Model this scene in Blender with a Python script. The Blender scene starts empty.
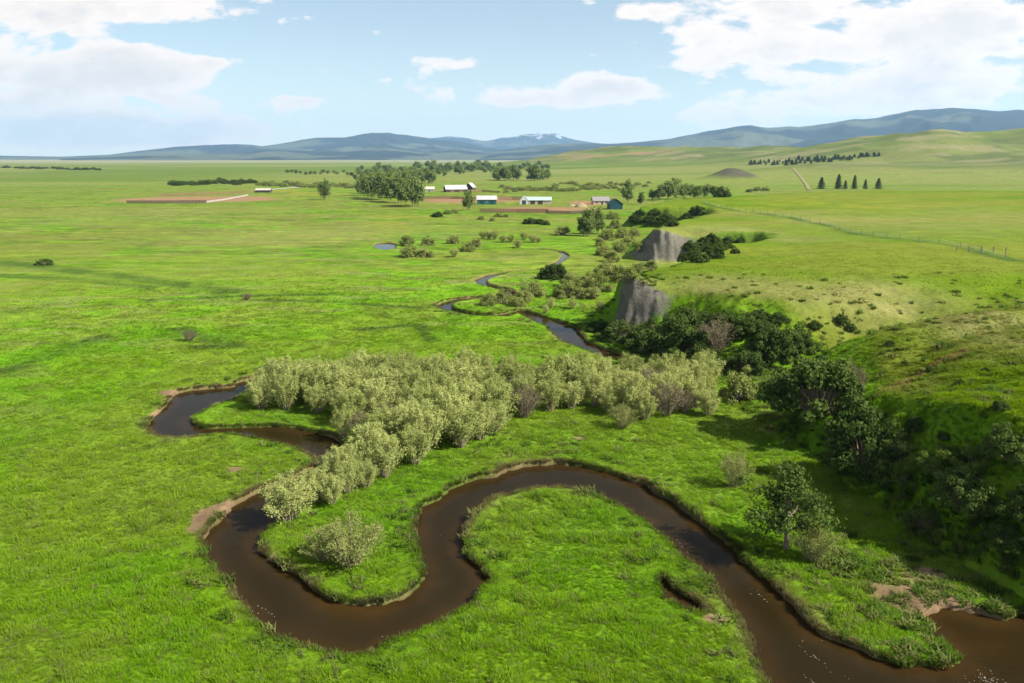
import bpy, math, random
import numpy as np
R = math.radians
C = bpy.context.scene.collection
SC = bpy.context.scene

# ------------------------------------------------------------------ camera, sky, sun, exposure
F = 796.4; PITCH = R(13.05); CAMH = 30.0
cam = bpy.data.cameras.new('camera'); cam.sensor_width = 36; cam.lens = 28; cam.clip_start = 1; cam.clip_end = 90000
co = bpy.data.objects.new('camera', cam); C.objects.link(co)
co.location = (0, 0, CAMH); co.rotation_euler = (R(90) - PITCH, 0, 0); SC.camera = co

SUN_EL, SUN_AZ = R(41), R(109)          # azimuth from +Y clockwise (towards +X)
world = bpy.data.worlds.new('World'); SC.world = world; world.use_nodes = True
SKY_STRENGTH = 0.062
sun = bpy.data.lights.new('sun', 'SUN'); sun.energy = 5.0; sun.angle = R(0.53); sun.color = (1, .945, .85)
so = bpy.data.objects.new('sun', sun); C.objects.link(so)
so.rotation_euler = (R(90) - SUN_EL, 0, -SUN_AZ + math.pi); so.location = (200, 0, 200)
SC.view_settings.view_transform = 'Standard'; SC.view_settings.look = 'None'
SC.view_settings.exposure = 1.2; SC.view_settings.gamma = 1.0
SC.cycles.use_denoising = True
SC.cycles.max_bounces = 6; SC.cycles.diffuse_bounces = 3; SC.cycles.glossy_bounces = 3
SC.cycles.transmission_bounces = 3; SC.cycles.transparent_max_bounces = 6; SC.cycles.volume_bounces = 1
SC.cycles.sample_clamp_indirect = 6

cp, sp = math.cos(PITCH), math.sin(PITCH)
def ray(px, py):
    x = (np.asarray(px, float) - 512) / F; y = (341.5 - np.asarray(py, float)) / F
    return x, cp + y * sp, -sp + y * cp
def unproj(px, py, z=0.0):
    dx, dy, dz = ray(px, py); t = (z - CAMH) / dz
    return dx * t, dy * t

# ------------------------------------------------------------------ noise
def _h(ix, iy, s):
    a = (ix.astype(np.int64) * 374761393 + iy.astype(np.int64) * 668265263 + s * 974634777) & 0x7fffffff
    a = ((a ^ (a >> 13)) * 1274126177) & 0x7fffffff
    return ((a ^ (a >> 16)) & 0xffff) / 65535.0
def vnoise(x, y, s=0):
    ix = np.floor(x); iy = np.floor(y); fx = x - ix; fy = y - iy
    fx = fx * fx * fx * (fx * (fx * 6 - 15) + 10); fy = fy * fy * fy * (fy * (fy * 6 - 15) + 10)
    a = _h(ix, iy, s); b = _h(ix + 1, iy, s); c = _h(ix, iy + 1, s); d = _h(ix + 1, iy + 1, s)
    return (a + (b - a) * fx) * (1 - fy) + (c + (d - c) * fx) * fy
def fbm(x, y, s=0, o=4):
    r = 0; a = .5; t = 0
    for i in range(o):
        r = r + a * vnoise(x, y, s + i * 7); t += a; a *= .5
        x, y = x * 1.93 + y * .31 + 5.2, y * 1.93 - x * .31 + 1.7
    return r / t
def sstep(a, b, v):
    t = np.clip((v - a) / (b - a), 0, 1); return t * t * (3 - 2 * t)
def mix(a, b, t): return a + (b - a) * t

# ------------------------------------------------------------------ polylines
def seg_dist(x, y, P, closed=False, W=None):
    n = len(P); d2 = np.full(x.shape, 1e18); w = np.zeros(x.shape)
    for i in range(n if closed else n - 1):
        a = P[i]; b = P[(i + 1) % n]; ex, ey = b[0] - a[0], b[1] - a[1]; L = ex * ex + ey * ey + 1e-9
        t = np.clip(((x - a[0]) * ex + (y - a[1]) * ey) / L, 0, 1)
        dd = (x - a[0] - t * ex) ** 2 + (y - a[1] - t * ey) ** 2
        m = dd < d2; d2 = np.where(m, dd, d2)
        if W is not None: w = np.where(m, W[i] + (W[(i + 1) % n] - W[i]) * t, w)
    return (np.sqrt(d2), w) if W is not None else np.sqrt(d2)
def inside(x, y, P):
    r = np.zeros(x.shape, bool); n = len(P)
    for i in range(n):
        x1, y1 = P[i]; x2, y2 = P[(i + 1) % n]
        if y1 == y2: continue
        m = ((y1 > y) != (y2 > y)) & (x < (x2 - x1) * (y - y1) / (y2 - y1) + x1); r ^= m
    return r

# foot of the terrace: x, y, width of the face above it
TOE = [(70, -40, 14), (52, 10, 13), (39, 40, 9), (35.6, 50, 8), (32.9, 57.4, 7.5), (31.7, 65.3, 8), (31.5, 73, 8), (29.5, 83, 12),
       (28, 94, 18), (27.5, 106, 22), (26, 116, 18), (22.5, 125, 12), (18, 132.5, 4.5), (15.5, 139, 3.6), (15.5, 146, 8),
       (19, 160, 15), (29, 180, 15), (37, 196, 15), (55, 214, 14), (68, 232, 9), (60, 234, 6), (50, 232, 5), (42, 232, 3.6), (34, 240, 11),
       (37, 262, 14), (50, 300, 20), (72, 333, 16), (78, 345, 8), (60, 350, 9), (48, 352, 10), (62, 420, 25), (105, 490, 40), (200, 545, 60), (350, 565, 80),
       (700, 560, 90), (1500, 500, 120), (2600, 300, 200), (2600, -300, 60), (200, -200, 40)]
TOEP = [t[:2] for t in TOE]; TOEW = [t[2] for t in TOE]

# creek banks traced on the water's edge
BANK_A = [(262,377),(246,382),(232,389),(212,390),(195,392),(178,394),(172,400),(165,408),(157,416),(149,423),(146,428),(151,432),(160,434.5),(175,436.5),(190,436.5),(205,435),
  (215,432.5),(235,432),(250,434),(265,437),(283,441),(297,446),(309,452),(317,460),(310,470),(295,479),(280,487),(265,492),(250,499),(238,506),(228,514),(220,521),(210,531),
  (203,541),(206,557),(225,577),(242,600),(256,621),(280,632),(305,642),(330,647),(355,651),(377,650),(388,637),(410,631),(432,622),(452,611),(472,602),(477,595),
  (490,582),(482,570),(470,560),(464,550),(465,530),(470,520),(480,507),(495,496),(515,492),(530,487),(555,485),(580,487),(605,497),(625,507),(645,519),(652,527),
  (672,542),(687,560),(710,577),(725,597),(744,622),(754,650),(760,667),(772,683),(792,720),(880,860)]
BANK_B = [(1150,860),(1100,715),(1085,660),(1075,612),(1040,612),(1022,617),(1005,622),(980,617),(943,610),(928,617),(933,632),(953,647),(960,662),(948,670),(908,670),(890,667),(868,657),(843,647),(818,637),(808,624),
  (795,610),(780,595),(760,577),(742,562),(737,552),(712,535),(692,517),(675,505),(655,495),(645,486),(625,481),(600,472),(580,468),(555,466),(530,469),(507,472),(495,479),(475,482),
  (452,490),(440,499),(422,508),(417,520),(416,535),(417,550),(422,565),(426,580),(412,597),(390,605),(365,609),(340,607),(325,602),(315,592),(300,577),(280,567),(266,560),(262,550),(261,537),
  (270,525),(285,512),(300,502),(318,492),(336,482),(350,466),(347,450),(333,440),(315,434),(295,430),(277,428.5),(265,428.5),(237,430),(217,430.5),(205,430.5),(195,427),(189,421),(191,416),(202,411),
  (215,404),(230,398),(244,391),(268,384)]
def bank_poly(P):
    P = np.array(P, float); n = len(P); out = []
    area = sum(P[i][0] * P[(i + 1) % n][1] - P[(i + 1) % n][0] * P[i][1] for i in range(n))
    for i in range(n):
        t = P[(i + 1) % n] - P[i - 1]; nx, ny = (t[1], -t[0]) if area > 0 else (-t[1], t[0])
        k = ny / (math.hypot(nx, ny) + 1e-9)                     # +1: edge faces the camera side (near bank)
        z = -.15 + .35 * k if k > 0 else -.15 + .40 * k
        x, y = unproj(P[i][0], P[i][1], z); out.append((float(x), float(y)))
    return out
CREEK = bank_poly(BANK_A + BANK_B)
SLOUGH = bank_poly([(655,581),(662,579),(672,588),(688,598),(702,606),(711,611),(699,613),(684,609),(666,598)])
POND = bank_poly([(372,247),(378,244),(388,243.5),(396,245),(394,248),(384,249)])
def chain(pts): return [tuple(float(v) for v in unproj(a, b, -.3)) for a, b in pts]
FARC = chain([(515,249.5),(540,250),(560,252),(566,256),(560,262),(548,268),(530,271),(508,272.5),(490,276.5),(480,281),(483,285.5),(493,288),(506,291),(511,295),(500,298.5),(478,298.5),(462,300),
  (449,303),(443,307),(450,311),(464,314),(482,316.5),(504,316),(519,312),(530,315.5),(547,322),(560,327),(567,334),(574,342),(588,348),(608,355),(628,361),(640,366)])
FARW = [1.2]*8 + [2.0]*2 + [1.7]*6 + [2.2]*3 + [1.6]*5 + [2.2, 3.0, 3.4, 3.4, 2.8] + [2.4]*4
HIDC = chain([(640,366),(600,372),(540,376),(460,380),(380,381),(310,380),(268,379),(250,384)])

def creek_sd(x, y):
    sd = np.full(x.shape, 60.0)
    m = (np.abs(x) < 90) & (y > 8) & (y < 460)
    X, Y = x[m], y[m]
    r = np.full(X.shape, 60.0)
    near = Y < 150
    d = seg_dist(X[near], Y[near], CREEK, True); d = np.where(inside(X[near], Y[near], CREEK), -d, d)
    d2 = seg_dist(X[near], Y[near], SLOUGH, True); d2 = np.where(inside(X[near], Y[near], SLOUGH), -d2, d2) + .1
    d3 = seg_dist(X[near], Y[near], HIDC) - 2.0
    r[near] = np.minimum(np.minimum(d, d2), d3)
    far = Y > 90
    df, w = seg_dist(X[far], Y[far], FARC, W=FARW); df = df - w * .74
    dp = seg_dist(X[far], Y[far], POND, True); dp = np.where(inside(X[far], Y[far], POND), -dp, dp)
    r[far] = np.minimum(r[far], np.minimum(df, dp))
    r = r + (fbm(X / 1.7, Y / 1.7, 31, 3) - .5) * .6 + (fbm(X / .55, Y / .55, 32, 2) - .5) * .34
    sd[m] = np.minimum(r, 60)
    return sd

def g2(x, y, cx, cy, sx, sy): return np.exp(-((x - cx) / sx) ** 2 - ((y - cy) / sy) ** 2)
DRAW = [(22, 106), (36, 108), (47, 112), (60, 117), (76, 124), (98, 134)]; DRAWA = [.9, .86, .74, .5, .25, 0]
GULLY = [(40, 84), (52, 92), (66, 97), (84, 98)]; GULLYA = [.03, .12, .12, 0]
def bench_s(x, y):
    d, w = seg_dist(x, y, TOEP, True, TOEW)
    ins = inside(x, y, TOEP)
    d = d + (fbm(x / 1.6, y / 1.6, 6, 3) - .5) * np.minimum(w * .45, 1.8)
    d = d + (fbm(x / 7, y / 7, 5, 3) - .5) * np.minimum(w * .5, 5)
    s = np.where(ins, np.clip(d / w, 0, 1), 0)
    return s, np.where(ins, d, -d), w
def height0(x, y, full=False):
    s, d, w = bench_s(x, y)
    r = np.hypot(x, y)
    S = np.where(s < .5, 1.55 * s ** 1.18, 0); k = s * s * (3 - 2 * s); S = np.where(s < 1, .55 * k + .45 * (1 - (1 - s) ** 1.7), 1); S = mix(S, np.clip(s * 1.12, 0, 1) ** .92, sstep(9, 5, w))
    top = 8.6 + 1.7 * g2(x, y, 72, 80, 32, 28) + 1.0 * g2(x, y, 46, 60, 14, 12) - 4.6 * g2(x, y, 35, 85, 13, 15) + 1.4 * sstep(0, 60, d) + (fbm(x / 45, y / 45, 3, 3) - .5) * 2.2 + 1.4 * g2(x, y, 21.5, 137, 3, 3) - 3.2 * g2(x, y, 25.5, 128.5, 4.5, 4.5) - 1.5 * g2(x, y, 30, 124, 6, 6) - 3 * g2(x, y, 18.8, 145, 5, 5) - 2 * g2(x, y, 53, 240, 7, 8) + 1.2 * g2(x, y, 45, 238, 7, 6)
    z = S * top
    near = (y > 60) & (y < 180) & (x > 0) & (x < 150)
    if near.any():
        X, Y = x[near], y[near]; wob = (fbm(X / 9, Y / 9, 17, 3) - .5) * 5
        q, a = seg_dist(X, Y + wob, DRAW, False, DRAWA); k = a * np.exp(-(q / 8.5) ** 2)
        q, a = seg_dist(X, Y + wob * .6, GULLY, False, GULLYA); z[near] *= (1 - k) * (1 - a * np.exp(-(q / 3.2) ** 2))
    z = z + (fbm(x / 9, y / 9, 11, 3) - .5) * .5 * (1 + 2.4 * s * (1 - s) * 4) + (fbm(x / 2.2, y / 2.2, 12, 3) - .5) * .24
    hl = 66 * g2(x, y, 1230, 1800, 620, 330) + 44 * g2(x, y, 690, 2350, 430, 330) + 40 * g2(x, y, 330, 2650, 330, 260) + 12 * g2(x, y, 560, 1300, 260, 160) \
        + 26 * g2(x, y, 1150, 1250, 420, 220) + 20 * g2(x, y, 820, 1750, 260, 200) + 35 * g2(x, y, 1900, 2300, 700, 500)
    rg = 1 - np.abs(2 * fbm(x / 330, y / 330, 22, 4) - 1)
    hl = hl * (.30 + .55 * fbm(x / 240, y / 240, 21, 4) + .62 * rg)
    hl = hl + 10 * g2(x, y, 306, 1092, 24, 30) + 7 * g2(x, y, 288, 1088, 18, 26) + 4 * g2(x, y, 268, 1084, 20, 26)
    z = z + hl * sstep(600, 900, r)
    return (z, s, d, w) if full else z
def hit(px, py):
    dx, dy, dz = [float(v) for v in ray(px, py)]
    t = np.geomspace(30, 9000, 1400); z = height0(dx * t, dy * t); k = np.argmax(CAMH + dz * t < z)
    if k == 0: k = len(t) - 1
    a, b = t[k - 1], t[k]
    t = np.linspace(a, b, 60); z = height0(dx * t, dy * t); k = np.argmax(CAMH + dz * t <= z); t = t[k]
    x, y = dx * t, dy * t
    return x, y, float(height0(np.array([x]), np.array([y]))[0])
def spot(px, py, rx, ry):
    x, y, z = hit(px, py); sl = math.sqrt(x * x + y * y + (CAMH - z) ** 2)
    return x, y, rx * sl / F, ry * sl / F * min(sl / max(CAMH - z, 4), 14 if sl < 1200 else 5)
def spots(L):
    return [spot(*q[:4]) + (q[4],) for q in L]

# soil, dry and dark patches of the ground: px, py, rx, ry, amount
MUD = spots([(205,516,14,7,1.1),(197,528,8,8,1.1),(172,393,16,3,1.2),(158,412,5,8,.8),(235,470,12,5,.9),(355,608,45,4,1),(420,590,6,12,.7),(415,520,5,20,.5),(230,428,20,2.5,1),(262,429,12,2,.9),(240,503,20,6,.9),
  (714,620,16,6,.9),(915,598,36,12,.8),(925,574,24,7,.9),(985,620,40,10,.8),(870,590,24,10,.5),(580,438,12,4,.6),(270,560,8,14,.6),(315,595,14,10,.6),(940,608,30,8,.7)])
DRY = spots([(810,293,90,6,1),(720,280,50,5,.7),(900,300,50,8,.6),(965,318,45,16,.95),(1000,325,40,10,.7),(700,235,40,4,.7),(745,236,30,5,.8),(800,240,30,4,.7),(640,284,16,5,.7),(655,229,10,4,.6),(1010,345,30,12,.6),
  (905,388,24,8,.5),(350,232,90,10,.4),(120,215,120,8,.35),(60,170,120,4,.4),(230,240,80,8,.3),(690,300,40,8,.5),(860,375,30,10,.3),(930,225,90,9,.55),(830,220,50,5,.5),(990,215,60,9,.5),(760,425,40,10,.25),(780,212,60,2.5,.6)])
DARK = [([(0,372),(20,366),(60,352),(100,338)], 1.8), ([(0,262),(30,266),(70,271),(120,277),(180,284),(230,292)], 4.0), ([(0,276),(80,279),(150,288)], 2.5), ([(180,330),(210,340),(240,346),(200,348)], 1.6), ([(150,300),(240,296),(330,294)], 1.6),
        ([(255,300),(330,302),(420,308)], 1.4), ([(702,203),(760,213),(830,226),(900,239),(960,247),(1024,262)], 1.9), ([(300,160),(340,170)], 3), ([(360,330),(420,325),(430,340)], 1.3)]
DARKW = []
for pts, w in DARK: DARKW.append(([hit(a, b)[:2] for a, b in pts], w))
RED = spots([(200,199,60,3.4,1.8),(470,200,55,5,1),(545,210,55,3.5,1.1),(460,190,30,3,.7),(590,156,60,4,.55),(660,152,50,3,.4),(585,203,20,4,.8)])
CLIFF = [(hit(638, 300), 4.6), (hit(628, 315), 4.5), (hit(655, 248), 9), (hit(664, 240), 9), (hit(640, 256), 8), (hit(732, 245), 5)]
YEL = spots([(280,190,35,2.5,1),(310,194,30,3,.8),(830,205,130,5,.5),(400,220,40,6,.4)])
TRACK = [hit(a, b)[:2] for a, b in [(868,402),(890,390),(915,378),(942,364),(965,352)]]

A = lambda *c: np.array(c, float)
def colour(x, y, s, d, w, sd, z, slope=None):
    r = np.hypot(x, y)
    n1 = fbm(x / 38, y / 38, 41, 4); n2 = fbm(x / 9, y / 9, 42, 4); n3 = fbm(x / 2.4, y / 2.4, 43, 3)
    ns = fbm(x / 90, y / 22, 44, 4); nb = fbm(x / 700, y / 160, 45, 4)
    lush = A(.090, .208, .005)[None]; mid = A(.122, .215, .008)[None]; pale = A(.155, .192, .028)[None]; tan = A(.20, .185, .07)[None]; olive = A(.07, .105, .016)[None]
    e = lambda t: t[:, None]
    c = mix(lush, mid, e(sstep(.3, .7, .5 * n2 + .5 * n1)))
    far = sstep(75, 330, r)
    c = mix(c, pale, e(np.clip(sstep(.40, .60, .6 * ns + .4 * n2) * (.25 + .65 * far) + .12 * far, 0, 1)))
    f2 = sstep(50, 200, r)
    c = c * e(np.clip(1 + .55 * far * (fbm(x / 16, y / 5, 51, 5) - .5) * 2 +   .45 * f2 * (fbm(x / 3.2, y / 1.4, 54, 4) - .5) * 2, .45, 1.6))
    c = mix(c, A(.05, .095, .012)[None], e(.30 * f2 * sstep(.60, .68, fbm(x / 5, y / 3.2, 55, 4)) * (1 - sstep(700, 1000, r))))
    c = mix(c, A(.20, .19, .075)[None], e(.4 * f2 * sstep(.60, .70, fbm(x / 12, y / 4, 56, 4)) * (1 - sstep(900, 1500, r))))
    c = mix(c, pale, e(.45 * sstep(.5, .62, n1) * sstep(20, 50, np.abs(sd)) * (1 - s)))
    c = mix(c, olive, e(.3 * sstep(.55, .75, n3 * .5 + n2 * .5) * (1 - .5 * far)))
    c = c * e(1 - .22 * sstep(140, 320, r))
    # terrace
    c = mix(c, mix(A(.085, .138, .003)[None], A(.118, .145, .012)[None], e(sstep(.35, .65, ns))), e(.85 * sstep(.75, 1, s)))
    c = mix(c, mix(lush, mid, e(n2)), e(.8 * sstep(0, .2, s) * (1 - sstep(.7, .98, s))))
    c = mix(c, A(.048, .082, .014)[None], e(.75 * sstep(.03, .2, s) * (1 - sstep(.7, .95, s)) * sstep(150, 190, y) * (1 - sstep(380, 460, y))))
    dry = np.zeros(x.shape)
    for (cx, cy, sx, sy, a) in DRY: dry += a * g2(x, y, cx, cy, sx * 1.1, sy * 1.1)
    dry *= .7 * (.35 + .9 * fbm(x / 6, y / 3, 46, 4))
    dry *= sstep(.82, 1, s) + (s < .02)
    dry += .08 * sstep(-.1, .1, d / 9 - .9) * (1 - sstep(.1, .9, d / 9 - .9)) * (s > .7) * sstep(.45, .6, n2) * sstep(105, 125, y)
    c = mix(c, tan, e(np.clip(dry, 0, .85)))
    # far plain: bands of pale pasture and green hay
    fp = sstep(500, 1500, r)
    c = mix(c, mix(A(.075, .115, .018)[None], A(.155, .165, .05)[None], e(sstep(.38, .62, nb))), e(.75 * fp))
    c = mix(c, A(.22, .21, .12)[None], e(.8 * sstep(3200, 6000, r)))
    c = mix(c, A(.11, .13, .035)[None], e(.6 * sstep(900, 1400, r) * sstep(6, 20, z)))
    for (cx, cy, sx, sy, a) in YEL: c = mix(c, A(.19, .20, .015)[None], e(np.clip(a * g2(x, y, cx, cy, sx, sy) * sstep(.35, .6, n2), 0, .8)))
    hz = sstep(900, 1400, r) * sstep(8, 24, z) * (1 - sstep(4000, 6000, r))
    c = mix(c, A(.07, .09, .028)[None], e(.75 * hz * sstep(.45, .6, fbm(x / 120, y / 60, 52, 4))))
    c = mix(c, A(.19, .17, .085)[None], e(.6 * hz * sstep(.55, .66, fbm(x / 90, y / 40, 53, 4))))
    # sedge swales
    dk = np.zeros(x.shape)
    mm = r < 1200
    for P, w_ in DARKW:
        dd = seg_dist(x[mm], y[mm], P); dk[mm] = np.maximum(dk[mm], np.exp(-(dd / w_) ** 2) * (.55 + .6 * (n2[mm] > .45)))
    c = mix(c, A(.045, .088, .012)[None], e(np.clip(dk, 0, .85)))
    # soil
    mud = np.zeros(x.shape)
    for (cx, cy, sx, sy, a) in MUD: mud += a * g2(x, y, cx, cy, sx, sy)
    mud = sstep(.35, .75, mud * (.55 + .9 * n3)); 
    bank = (1 - sstep(.0, .75, sd + (n3 - .5) * .9)) * sstep(.42, .6, n2 * .6 + n3 * .4) * .9
    soil = A(.16, .108, .062)[None] * (.7 + .6 * e(n3)); wet = A(.04, .027, .016)[None]
    c = mix(c, A(.16, .15, .05)[None], e(.4 * (1 - sstep(.3, 1.4, sd + (n3 - .5))) * sstep(.45, .65, n2)))
    c = mix(c, A(.045, .035, .018)[None], e(.85 * (1 - sstep(.0, .3, sd))))
    c = mix(c, soil, e(np.maximum(mud, bank * .7)))
    c = mix(c, wet, e(1 - sstep(-.25, .12, sd)))
    red = np.zeros(x.shape)
    for (cx, cy, sx, sy, a) in RED: red += a * g2(x, y, cx, cy, sx, sy)
    c = mix(c, A(.225, .13, .075)[None], e(sstep(.3, .7, red * (.6 + .8 * fbm(x / 25, y / 12, 48, 3))) * .9))
    tr = np.minimum(np.abs(seg_dist(x, y, TRACK) - .55), 9)
    c = mix(c, A(.17, .115, .05)[None], e((1 - sstep(.15, .6, tr)) * .95 * sstep(.25, .5, n3)))
    if slope is not None:
        cl = np.zeros(x.shape)
        for (q, rr) in CLIFF: cl = np.maximum(cl, np.exp(-((x - q[0]) ** 2 + (y - q[1]) ** 2) / rr ** 2))
        cl = sstep(.25, .55, cl + (fbm(x / 1.8, y / 1.8, 58, 3) - .5) * .7) * sstep(.7, 1.05, slope + (fbm(x / 1.2, y / 1.2, 59, 3) - .5) * .6)
        c = mix(c, A(.125, .115, .095)[None] * (.45 + .6 * e(fbm(x / 3, z / .7, 49, 3)) + .5 * e(fbm((x + y) / .9, z / 4, 50, 3))), e(cl))
        kn = g2(x, y, 296, 1085, 26, 26) * sstep(.12, .3, slope); c = mix(c, A(.06, .055, .04)[None], e(np.clip(kn * 2.2, 0, .9)))
    return np.clip(c, 0, 1), mud

# ------------------------------------------------------------------ mesh helpers
def new_mesh(name, V, faces, mats=(), fmat=None, attrs=None, smooth=False):
    """faces: list of (M,k) int arrays"""
    me = bpy.data.meshes.new(name); V = np.asarray(V, np.float32).reshape(-1, 3)
    faces = [np.asarray(f, np.int32) for f in faces if len(f)]
    tot = np.concatenate([np.full(len(f), f.shape[1], np.int32) for f in faces]) if faces else np.zeros(0, np.int32)
    me.vertices.add(len(V)); me.vertices.foreach_set('co', V.ravel())
    if len(tot):
        vi = np.concatenate([f.ravel() for f in faces]); me.loops.add(len(vi)); me.loops.foreach_set('vertex_index', vi)
        me.polygons.add(len(tot)); st = np.zeros(len(tot), np.int32); st[1:] = np.cumsum(tot)[:-1]
        me.polygons.foreach_set('loop_start', st); me.polygons.foreach_set('loop_total', tot)
        if fmat is not None: me.polygons.foreach_set('material_index', np.asarray(fmat, np.int32))
        me.polygons.foreach_set('use_smooth', np.full(len(tot), smooth))
    for k, v in (attrs or {}).items():
        v = np.asarray(v, np.float32)
        if v.ndim == 1: a = me.attributes.new(k, 'FLOAT', 'POINT'); a.data.foreach_set('value', v)
        else:
            v4 = np.ones((len(v), 4), np.float32); v4[:, :3] = v[:, :3]
            a = me.attributes.new(k, 'FLOAT_COLOR', 'POINT'); a.data.foreach_set('color', v4.ravel())
    for m in mats: me.materials.append(m)
    me.update(calc_edges=True); me.validate()
    return me
def obj(name, me, parent=None, loc=(0, 0, 0), kind=None):
    o = bpy.data.objects.new(name, me); C.objects.link(o); o.location = loc
    if parent: o.parent = parent
    if kind: o['kind'] = kind
    return o
def tag(o, label, cat, group=None, kind=None):
    o['label'] = label; o['category'] = cat
    if group: o['group'] = group
    if kind: o['kind'] = kind
    return o
def thing(name, label, cat, loc, rz=0, sc=1, group=None):
    o = bpy.data.objects.new(name, None); C.objects.link(o); o.location = loc; o.rotation_euler = (0, 0, rz)
    o.scale = (sc, sc, sc) if not hasattr(sc, '__len__') else sc; o.empty_display_size = .5
    return tag(o, label, cat, group)

# ------------------------------------------------------------------ materials
def mat(name, rough=.9):
    m = bpy.data.materials.new(name); m.use_nodes = True; nt = m.node_tree; b = nt.nodes['Principled BSDF']
    b.inputs['Roughness'].default_value = rough; b.inputs['Specular IOR Level'].default_value = .15
    return m, nt, b
def N(nt, t, **kw):
    n = nt.nodes.new(t)
    for k, v in kw.items(): setattr(n, k, v)
    return n
def link(nt, a, b): nt.links.new(a, b)
def solid(name, c, rough=.7, var=.25, scale=3.0, spec=.2):
    m, nt, b = mat(name, rough); b.inputs['Specular IOR Level'].default_value = spec
    no = N(nt, 'ShaderNodeTexNoise'); no.inputs['Scale'].default_value = scale; no.inputs['Detail'].default_value = 4
    g = N(nt, 'ShaderNodeNewGeometry'); link(nt, g.outputs['Position'], no.inputs['Vector'])
    r = N(nt, 'ShaderNodeValToRGB'); r.color_ramp.elements[0].position = .3; r.color_ramp.elements[1].position = .7
    r.color_ramp.elements[0].color = (*[v * (1 - var) for v in c], 1); r.color_ramp.elements[1].color = (*[min(1, v * (1 + var)) for v in c], 1)
    link(nt, no.outputs['Fac'], r.inputs[0]); link(nt, r.outputs[0], b.inputs['Base Color'])
    return m

def ground_mat():
    m, nt, b = mat('meadow_ground', .95); b.inputs['Specular IOR Level'].default_value = .05
    a = N(nt, 'ShaderNodeAttribute', attribute_name='col')
    g = N(nt, 'ShaderNodeNewGeometry')
    n1 = N(nt, 'ShaderNodeTexNoise'); n1.inputs['Scale'].default_value = 1.1; n1.inputs['Detail'].default_value = 6; n1.inputs['Roughness'].default_value = .65
    n2 = N(nt, 'ShaderNodeTexNoise'); n2.inputs['Scale'].default_value = .16; n2.inputs['Detail'].default_value = 6; n2.inputs['Roughness'].default_value = .7
    for n in (n1, n2): link(nt, g.outputs['Position'], n.inputs['Vector'])
    ad = N(nt, 'ShaderNodeMath', operation='ADD'); link(nt, n1.outputs['Fac'], ad.inputs[0]); link(nt, n2.outputs['Fac'], ad.inputs[1])
    mr = N(nt, 'ShaderNodeMapRange'); mr.inputs['From Min'].default_value = .7; mr.inputs['From Max'].default_value = 1.3
    mr.inputs['To Min'].default_value = .74; mr.inputs['To Max'].default_value = 1.26; link(nt, ad.outputs[0], mr.inputs['Value'])
    mu = N(nt, 'ShaderNodeVectorMath', operation='SCALE'); link(nt, a.outputs['Color'], mu.inputs[0]); link(nt, mr.outputs[0], mu.inputs['Scale'])
    link(nt, mu.outputs[0], b.inputs['Base Color'])
    bu = N(nt, 'ShaderNodeBump'); bu.inputs['Strength'].default_value = .4; bu.inputs['Distance'].default_value = .5
    link(nt, ad.outputs[0], bu.inputs['Height']); link(nt, bu.outputs[0], b.inputs['Normal'])
    return m
def leaf_shader(name, c0, c1, inst=False, trans=.3, attr='lc', soft=.75):
    m = bpy.data.materials.new(name); m.use_nodes = True; nt = m.node_tree; nt.nodes.clear()
    out = N(nt, 'ShaderNodeOutputMaterial'); mx = N(nt, 'ShaderNodeMixShader'); mx.inputs[0].default_value = trans
    d = N(nt, 'ShaderNodeBsdfDiffuse'); t = N(nt, 'ShaderNodeBsdfTranslucent')
    link(nt, d.outputs[0], mx.inputs[1]); link(nt, t.outputs[0], mx.inputs[2]); link(nt, mx.outputs[0], out.inputs[0])
    if inst:
        a = N(nt, 'ShaderNodeAttribute', attribute_name='col', attribute_type='INSTANCER'); src = a.outputs['Color']
    else:
        a = N(nt, 'ShaderNodeAttribute', attribute_name=attr); oi = N(nt, 'ShaderNodeObjectInfo')
        ad = N(nt, 'ShaderNodeMath', operation='MULTIPLY_ADD'); ad.inputs[1].default_value = .5; link(nt, oi.outputs['Random'], ad.inputs[0])
        sc = N(nt, 'ShaderNodeMath', operation='MULTIPLY'); sc.inputs[1].default_value = .5; link(nt, a.outputs['Fac'], sc.inputs[0]); link(nt, sc.outputs[0], ad.inputs[2])
        r = N(nt, 'ShaderNodeValToRGB'); r.color_ramp.elements[0].color = (*c0, 1); r.color_ramp.elements[1].color = (*c1, 1)
        r.color_ramp.elements[0].position = .1; r.color_ramp.elements[1].position = .9
        link(nt, ad.outputs[0], r.inputs[0]); src = r.outputs[0]
    link(nt, src, d.inputs['Color'])
    gg = N(nt, 'ShaderNodeNewGeometry'); va = N(nt, 'ShaderNodeVectorMath', operation='MULTIPLY_ADD'); va.inputs[1].default_value = (soft, soft, soft); va.inputs[2].default_value = (0, 0, 1 - soft)
    vn = N(nt, 'ShaderNodeVectorMath', operation='NORMALIZE'); link(nt, gg.outputs['Normal'], va.inputs[0]); link(nt, va.outputs[0], vn.inputs[0]); link(nt, vn.outputs[0], d.inputs['Normal'])
    tc = N(nt, 'ShaderNodeMixRGB', blend_type='MULTIPLY'); tc.inputs[0].default_value = 1; tc.inputs[2].default_value = (1.25, 1.2, .5, 1)
    link(nt, src, tc.inputs[1]); link(nt, tc.outputs[0], t.inputs['Color'])
    return m
M_GROUND = ground_mat()
M_GRASS = leaf_shader('grass_blades', None, None, inst=True, trans=.3, soft=.28)
M_WILLOW = leaf_shader('willow_leaf', (.195, .235, .062), (.375, .405, .145), trans=.3, soft=.6)
M_GREENW = leaf_shader('green_willow_leaf', (.125, .165, .04), (.25, .275, .09), trans=.3)
M_THIN = leaf_shader('twiggy_shrub_leaf', (.13, .165, .04), (.25, .27, .09), trans=.3, soft=.6)
M_BUSH = leaf_shader('dark_shrub_leaf', (.03, .055, .012), (.085, .125, .03), trans=.25)
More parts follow.
